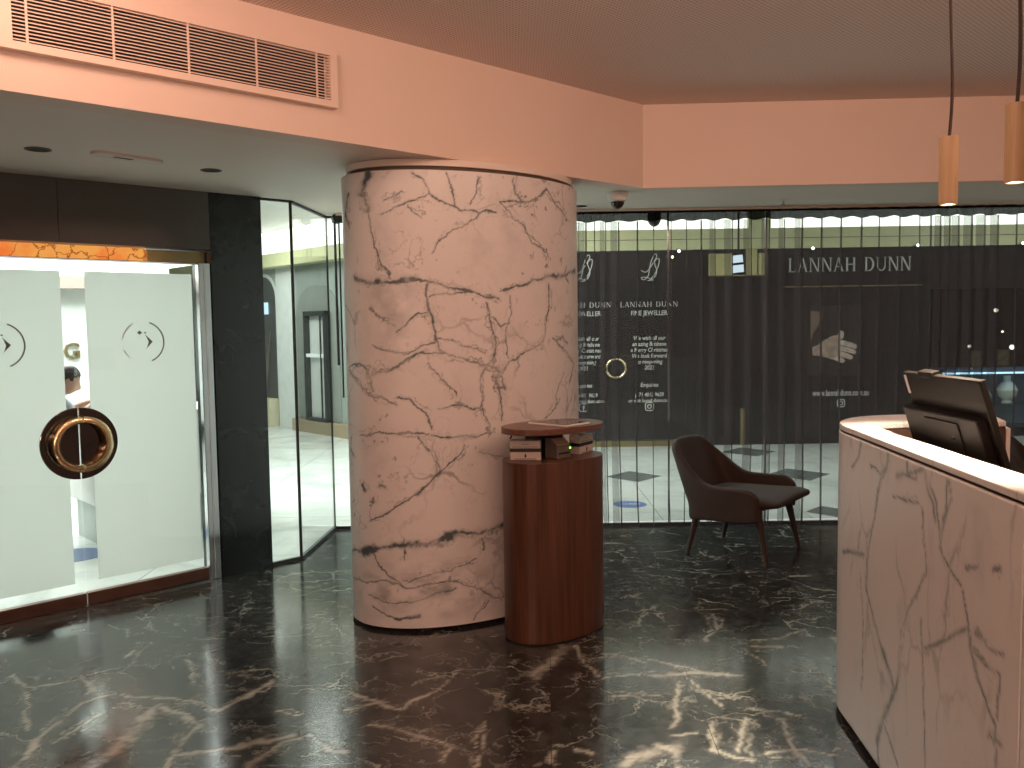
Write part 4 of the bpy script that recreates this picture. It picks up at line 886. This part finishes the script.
t = thing('hanging_sign', 'yellowish hanging sign box with two small white screens in the mall', 'sign', (2.80, 10.75, 2.15))
MB().box((-.36, -.03, 0), (-.09, .03, .26)).box((.10, -.035, .0), (.22, .035, .32)).box((.24, -.03, 0), (.345, .03, .26)).build('sign_box', plain('yellowish_sign', (.42, .38, .18, 1), .4), t)
MB().box((-.36, -.02, -.012), (.345, .02, .0)).build('lower_bar', M_['gold'], t)
for z in (.03, .15): MB().box((-.07, -.02, z), (.07, .02, z+.09), Matrix.Rotation(math.radians(-6), 4, 'Y')).build('screen', emit('white_screen', (.75, .88, 1, 1), 1.2), t)
MB().box((-.01, -.01, .26), (.01, .01, .96)).build('hanger', M_['black'], t)
for x, z, c, lab in ((2.10, 2.462, 0, 'white spotlight on the green fascia by the shop door'), (2.015, 2.392, 1, 'warm spotlight just under the green fascia by the shop door'), (3.765, 2.474, 0, 'bright spotlight above the large silver shop lettering'), (5.07, 2.492, 0, 'spotlight on the green fascia past the large shop lettering'), (6.375, 2.498, 0, 'spotlight over the open display of the shop')):
    t = thing('spotlight', lab, 'light', (x, 10.90, z), 0, 'spotlights on the mall fascia')
    MB().lathe([(0, 0), (.022, 0), (.018, .05), (0, .05)], 16, Matrix.Rotation(-PI/2, 4, 'X')).build('lamp_head', M_['chrome'], t, True)
    MB().lathe([(0, -.002), (.016, -.002), (.016, .0), (0, .0)], 14, Matrix.Rotation(-PI/2, 4, 'X')).build('lens', emit('spot_glow', ((1, 1, 1, 1), (1, .75, .35, 1))[c], 9), t)
    MB().tube([(0, .03, 0), (0, .13, 0)], .006, 6).build('bracket', M_['chrome'], t)
# fascia bands with their light coves
struct(MB().box((-1.15, Y0-.03, 2.49), (7.6, Y0+.1, 2.745)).build('trim_6', M_['greenband']))
struct(MB().box((-1.15, Y0-.032, 2.615), (7.6, Y0-.028, 2.622)).build('trim_7', M_['silicone']))
for x0, x1 in ((-1.1, 3.0), (3.28, 7.6)): struct(MB().box((x0, Y0+.04, 2.75), (x1, Y0+.06, 3.10)).build('trim_8', M_['cove']))
struct(MB().box((3.0, Y0-.03, 2.745), (3.28, Y0+.1, 3.12)).build('trim_9', M_['greenband']))
struct(MB().box((-1.2, Y0+.1, 0), (7.7, Y0+.12, 3.12)).build('wall_north.001', M_['white'])) if False else None

# oblique shop wall seen past the stone pier
UA = Vector((-4.069, 14.282, 0)); UR = math.atan2(-.74, .673); UM = Matrix.Translation(UA) @ Matrix.Rotation(UR, 4, 'Z')
M_['mallwall'] = plain('white_mall_wall', (.66, .70, .67, 1), .5)
M_['mallgrey'] = plain('grey_green_panel', (.34, .39, .36, 1), .35)
struct(MB().box((-5, .0, .0), (4.4, .1, 2.66), UM).build('wall_northwest.001', M_['mallgrey']))
struct(MB().box((-5, -.25, 2.52), (4.36, .1, 2.72), UM).build('trim_10', M_['greenband']))
struct(MB().box((-5, -.05, 2.72), (4.3, .0, 3.10), UM).build('trim_11', M_['cove']))
struct(MB().box((.56, -.035, 0), (1.12, .0, 2.52), UM).build('wall_northwest.002', M_['mallwall']))
def arch(u0, u1, z0, z1, r, n=10):
    P = [(u0, z0), (u1, z0)]
    P += [(u1-r+r*math.cos(a), z1-r+r*math.sin(a)) for a in (math.radians(90*i/n) for i in range(n+1))]
    P += [(u0+r-r*math.sin(a), z1-r+r*math.cos(a)) for a in (math.radians(90*i/n) for i in range(n+1))]
    return P
def uprism(mb, P, y0, y1):
    n = len(P); return mb.add([(a, y0, b) for a, b in P]+[(a, y1, b) for a, b in P], [tuple(range(n)), tuple(range(n, 2*n))[::-1]]+[(i, (i+1) % n, n+(i+1) % n, n+i) for i in range(n)])
t = thing('arched_niche', 'dark arched shop niche with a small lit screen behind the glass pane by the pier', 'niche', UA, UR)
uprism(MB(), arch(-.45, .50, .452, 2.40, .38), -.03, -.018).build('niche_back', plain('dark_niche', (.05, .055, .05, 1), .3), t)
uprism(MB(), arch(-.50, .55, .452, 2.45, .42), -.016, -.003).build('niche_surround', M_['mallwall'], t)
MB().box((-.45, -.18, .004), (.50, -.003, .45)).build('cream_plinth', plain('cream_plinth', (.55, .51, .36, 1), .5), t)
MB().box((-.25, -.05, 1.80), (.28, -.03, 1.99)).build('lit_screen', emit('pale_blue_screen', (.6, .85, 1, 1), 1.2), t)
t = thing('dried_branches', 'tall dark bundle of dried branches standing in the arched niche', 'branches', UM @ Vector((.22, -.115, .453)))
mb = MB(); rb = random.Random(4)
for i in range(26):
    a = rb.uniform(0, 2*PI); h = rb.uniform(.6, 1.25); mb.tube([(0, 0, 0), (.08*math.cos(a), .04*math.sin(a), h*.6), (.22*math.cos(a)*rb.random(), .05*math.sin(a), h)], [.014, .010, .004], 5)
mb.build('stems', plain('dry_brown_stem', (.10, .08, .06, 1), .7), t)
t = thing('display_cabinet', 'dark framed glass display cabinet with a white lit shelf on the mall wall', 'cabinet', UM @ Vector((1.86, -.02, .2)), UR)
mb = MB(); W2, H2 = .31, 1.62
mb.box((-W2, -.10, 0), (-W2+.05, 0, H2)).box((W2-.05, -.10, 0), (W2, 0, H2)).box((-W2, -.10, H2-.07), (W2, 0, H2)).box((-W2, -.10, 0), (W2, 0, .04)).build('frame', plain('dark_frame', (.045, .05, .048, 1), .4), t)
MB().box((-W2+.05, -.02, .04), (W2-.05, -.005, H2-.07)).build('back_panel', M_['mallwall'], t)
MB().box((-W2+.05, -.09, .94), (W2-.05, -.02, .99)).build('lit_shelf', emit('lit_shelf', (.9, 1, .95, 1), 1.1), t)
MB().box((W2-.16, -.095, .04), (W2-.13, -.08, H2-.07)).build('upright', M_['silicone'], t)
struct(uprism(MB(), arch(1.16, 2.4, .20, 2.20, .5), -.02, .002).build('wall_northwest.003', plain('grey_arch_panel', (.28, .31, .28, 1), .4))).matrix_world = UM
struct(MB().box((1.12, -.12, 0), (4.3, .0, .19), UM).build('baseboard_northwest', plain('tan_plinth', (.36, .29, .19, 1), .5)))
# shops seen through the clear gap of the doors
struct(MB().box((-7, 4.0, 0), (2.2, 4.1, 3.12), DW).build('wall_west.003', M_['mallwall']))
struct(MB().box((-7, 3.80, 2.0), (2.2, 4.0, 2.12), DW).build('trim_12', plain('taupe_band', (.30, .25, .22, 1), .5)))
t = thing('wall_letter', 'gold letter G on the white mall wall seen between the frosted doors', 'letter', DW @ Vector((1.19, 3.985, 1.38)), DA)
text('G', .225, M_['brass'], 'letter_face', t, Matrix.Rotation(PI/2, 4, 'X'), extrude=.012, bold=.004)

# person leaning over a white counter, seen between the doors
def skin_body(name, joints, edges, mat, parent, root=0, sub=2):
    me = bpy.data.meshes.new(name); me.from_pydata([j[0] for j in joints], edges, []); o = link(name, me, mat, parent)
    m = o.modifiers.new('skin', 'SKIN'); m.use_smooth_shade = True
    for i, j in enumerate(joints):
        r = j[1]; me.skin_vertices[0].data[i].radius = r if isinstance(r, tuple) else (r, r)
    me.skin_vertices[0].data[root].use_root = True
    s = o.modifiers.new('sub', 'SUBSURF'); s.levels = s.render_levels = sub
    return o
SKIN = plain('skin', (.50, .30, .22, 1), .5); SHIRT = plain('white_shirt', (.40, .44, .50, 1), .7); DARKC = plain('dark_clothing', (.02, .022, .03, 1), .7)
PB = DW @ Vector((.285, 1.62, .003))
t = thing('person', 'person with short dark hair in a white shirt leaning forward over a white counter', 'person', PB, DA); t.scale = (.94, .94, .94)
J = [((-.16, 0, .90), (.15, .12)), ((-.10, 0, 1.02), (.14, .11)), ((.02, 0, 1.14), (.15, .11)), ((.07, 0, 1.18), (.10, .08)), ((.10, 0, 1.215), (.055, .055)),
     ((.06, -.17, 1.13), .055), ((.15, -.21, 1.02), .044), ((.31, -.12, 1.10), .036), ((.39, -.08, 1.12), .026),
     ((.06, .17, 1.13), .055), ((.15, .21, 1.02), .044), ((.31, .10, 1.10), .036), ((.39, .06, 1.12), .026),
     ((-.16, -.10, .82), .09), ((-.12, -.10, .48), .062), ((-.16, -.10, .08), .043), ((-.08, -.10, .035), .036),
     ((-.16, .10, .82), .09), ((-.12, .10, .48), .062), ((-.16, .10, .08), .043), ((-.08, .10, .035), .036)]
E = [(0,1),(1,2),(2,3),(3,4),(2,5),(5,6),(6,7),(7,8),(2,9),(9,10),(10,11),(11,12),(0,13),(13,14),(14,15),(15,16),(0,17),(17,18),(18,19),(19,20)]
body = skin_body('body', J, E, SKIN, t)
# clothing: shirt with sleeves to the elbow, trousers, apron straps
JS = [((-.15, 0, .92), (.165, .13)), ((-.10, 0, 1.02), (.155, .122)), ((.02, 0, 1.135), (.165, .122)), ((.06, 0, 1.17), (.10, .085)), ((.06, -.18, 1.13), .066), ((.13, -.21, 1.02), .056), ((.06, .18, 1.13), .066), ((.13, .21, 1.02), .056)]
skin_body('shirt', JS, [(0,1),(1,2),(2,3),(2,4),(4,5),(2,6),(6,7)], SHIRT, t)
JT = [((-.16, 0, .90), (.17, .135)), ((-.16, -.10, .80), .10), ((-.12, -.10, .48), .075), ((-.16, -.10, .10), .06), ((-.16, .10, .80), .10), ((-.12, .10, .48), .075), ((-.16, .10, .10), .06)]
skin_body('trousers', JT, [(0,1),(1,2),(2,3),(0,4),(4,5),(5,6)], DARKC, t)
MB().tube([(-.02, -.10, 1.02), (.02, -.09, 1.20), (.06, -.03, 1.25), (.09, .04, 1.22)], .018, 8).build('apron_strap', DARKC, t, True)
# head with face, bowed
HM = Matrix.Translation((.155, 0, 1.30)) @ Matrix.Rotation(math.radians(28), 4, 'Y')
bm = bmesh.new(); bmesh.ops.create_uvsphere(bm, u_segments=28, v_segments=20, radius=1)
for v in bm.verts:
    x, y, z = v.co; fx_ = .092+.012*max(0, x)*(z < .2); v.co = Vector((x*fx_, y*(.072-.012*max(0, -z)), z*.112))
    if x > .75 and abs(y) < .25 and -.35 < z < .15: v.co.x += .022*(1-abs(y)/.25)*(1-abs(z+.12)/.3)
    if x > .6 and .15 < abs(y) < .5 and .0 < z < .22: v.co.x -= .008
    if x > .6 and abs(y) < .35 and -.62 < z < -.5: v.co.x -= .004
for v in bm.verts: v.co = HM @ v.co
me = bpy.data.meshes.new('head'); bm.to_mesh(me); bm.free(); hd = link('head', me, SKIN, t, True)
MB().lathe([(0, -.01), (.02, -.008), (.024, .0), (.02, .008), (0, .01)], 12, HM @ Matrix.Translation((-.01, -.072, -.005)) @ Matrix.Rotation(PI/2, 4, 'X')).build('ear', SKIN, hd, True)
mb = MB()
for s in (-1, 1): mb.lathe([(0, -.004), (.010, 0), (0, .004)], 10, HM @ Matrix.Translation((.083, s*.028, .012)) @ Matrix.Rotation(PI/2, 4, 'Y'))
mb.build('eyes_brows', DARKC, hd)
bm = bmesh.new(); bmesh.ops.create_uvsphere(bm, u_segments=28, v_segments=20, radius=1)
bmesh.ops.delete(bm, geom=[v for v in bm.verts if v.co.z < -.45+1.05*max(0, v.co.x+.15)], context='VERTS')
for v in bm.verts: v.co = HM @ Vector((v.co.x*.102-.004, v.co.y*.081, v.co.z*.123+.004))
me = bpy.data.meshes.new('hair'); bm.to_mesh(me); bm.free(); link('hair', me, plain('dark_hair', (.018, .013, .011, 1), .5, bump=.4), t, True)
for s in (-1, 1):
    hx, hy, hz = .39, s*.07, 1.12
    hand = skin_body('hand', [((hx, hy, hz), (.030, .018)), ((hx+.05, hy-s*.01, hz), (.036, .016)), ((hx+.09, hy-s*.01, hz-.002), (.034, .013))], [(0,1),(1,2)], SKIN, t)
    for k, (dy, L) in enumerate(((-.028, .055), (-.010, .066), (.010, .062), (.028, .048))):
        b = Vector((hx+.09, hy-s*.01+dy, hz)); skin_body('finger', [(tuple(b), .009), (tuple(b+Vector((L*.55, 0, -.008))), .0085), (tuple(b+Vector((L*.9, 0, -.030))), .0075)], [(0,1),(1,2)], SKIN, hand, sub=1)
    b = Vector((hx+.04, hy-s*.045, hz)); skin_body('thumb', [(tuple(b), .011), (tuple(b+Vector((.03, -s*.022, -.006))), .010), (tuple(b+Vector((.058, -s*.026, -.014))), .008)], [(0,1),(1,2)], SKIN, hand, sub=1)
t = thing('serving_counter', 'white mall counter with a cream box edge, seen between the frosted doors', 'counter', DW @ Vector((.85, 1.62, .003)), DA)
MB().box((-.34, -.30, .30), (.8, .34, .93)).build('body', M_['white'], t, bevel=.01)
MB().box((-.36, -.32, .93), (.82, .36, .965)).build('top', plain('cream_top', (.55, .54, .44, 1), .4), t, bevel=.004)
MB().box((-.30, -.26, 0), (.76, .30, .30)).build('plinth', M_['mallgrey'], t)

# ------------------------------------------------------------------ light
def area(name, loc, rot, sx, sy, p, c):
    l = bpy.data.lights.new(name, 'AREA'); l.shape = 'RECTANGLE'; l.size = sx; l.size_y = sy; l.energy = p; l.color = c
    o = bpy.data.objects.new(name, l); COL.objects.link(o); o.location = loc; o.rotation_euler = rot; return o
WARM = (1, .59, .43); COOL = (.97, 1, .965)
area('mall_area_light', (-4.6, 7.3, 3.08), (0, 0, DA), 3.6, 1.8, 370, COOL)
area('mall_area_light', (-.55, 9.3, 3.08), (0, 0, 0), 1.5, 2.4, 160, COOL)
area('mall_area_light', (-4.3, 12.0, 3.06), (0, 0, 0), 1.6, 1.6, 85, COOL)  # unseen light added to brighten the oblique shop wall
area('mall_area_light', (2.2, 8.15, 3.08), (0, 0, 0), 5.5, 1.1, 68, COOL)
area('mall_area_light', (6.4, 9.2, 3.08), (0, 0, 0), 2.0, 1.6, 40, COOL)
for x, p in ((-1.3, 13), (.5, 21), (2.3, 32)): area('room_bulkhead_fill', (x, 2.62, 2.93), (math.radians(58), 0, 0), .9, .3, p, WARM)  # unseen areas added to wash the bulkhead warm, no ceiling fittings
def lamp(name, loc, p, c, r=.2):
    l = bpy.data.lights.new(name, 'POINT'); l.energy = p; l.color = c; l.shadow_soft_size = r
    o = bpy.data.objects.new(name, l); COL.objects.link(o); o.location = loc
lamp('room_warm_fill', (-1.1, -.6, 1.4), 72, (1, .64, .49)); lamp('room_warm_fill', (.1, -1.2, 1.8), 45, WARM); area('room_upward_fill', (.2, -.7, 1.95), (PI, 0, 0), 1.2, .8, 130, WARM)  # added fills without fixtures behind the camera, warming bulkhead and ceiling
for i, p in enumerate(PEND):
    l = bpy.data.lights.new('pendant_spot', 'SPOT'); l.energy = 190; l.color = (1, .80, .60); l.spot_size = math.radians(75); l.spot_blend = .6; l.shadow_soft_size = .02
    o = bpy.data.objects.new('pendant_spot', l); COL.objects.link(o); o.location = (p[0], p[1], p[2]-.01)
w = bpy.data.worlds.new('world'); scene.world = w; w.use_nodes = True
w.node_tree.nodes['Background'].inputs[0].default_value = (.55, .58, .57, 1); w.node_tree.nodes['Background'].inputs[1].default_value = .15

# ------------------------------------------------------------------ camera and view
f_ = 870.; pt, rl = math.radians(4.0), math.radians(.85)
fw = Vector((0, math.cos(pt), -math.sin(pt))); r0 = Vector((1, 0, 0)); u0 = r0.cross(fw)
rt = r0*math.cos(rl)-u0*math.sin(rl); up = u0*math.cos(rl)+r0*math.sin(rl)
cam = bpy.data.cameras.new('camera'); cam.sensor_width = 36; cam.lens = f_/1024*36; cam.clip_start = .05; cam.clip_end = 60
co = bpy.data.objects.new('camera', cam); COL.objects.link(co)
co.matrix_world = Matrix(((rt.x, up.x, -fw.x, 0), (rt.y, up.y, -fw.y, 0), (rt.z, up.z, -fw.z, 1.6), (0, 0, 0, 1)))
scene.camera = co
vs = scene.view_settings; vs.view_transform = 'Standard'; vs.look = 'None'; vs.gamma = 1; vs.use_curve_mapping = False; vs.exposure = 0
scene.cycles.use_denoising = True; scene.cycles.transparent_max_bounces = 40; scene.cycles.max_bounces = 10; scene.cycles.diffuse_bounces = 5
scene.cycles.sample_clamp_indirect = 6; scene.cycles.caustics_reflective = False; scene.cycles.caustics_refractive = False
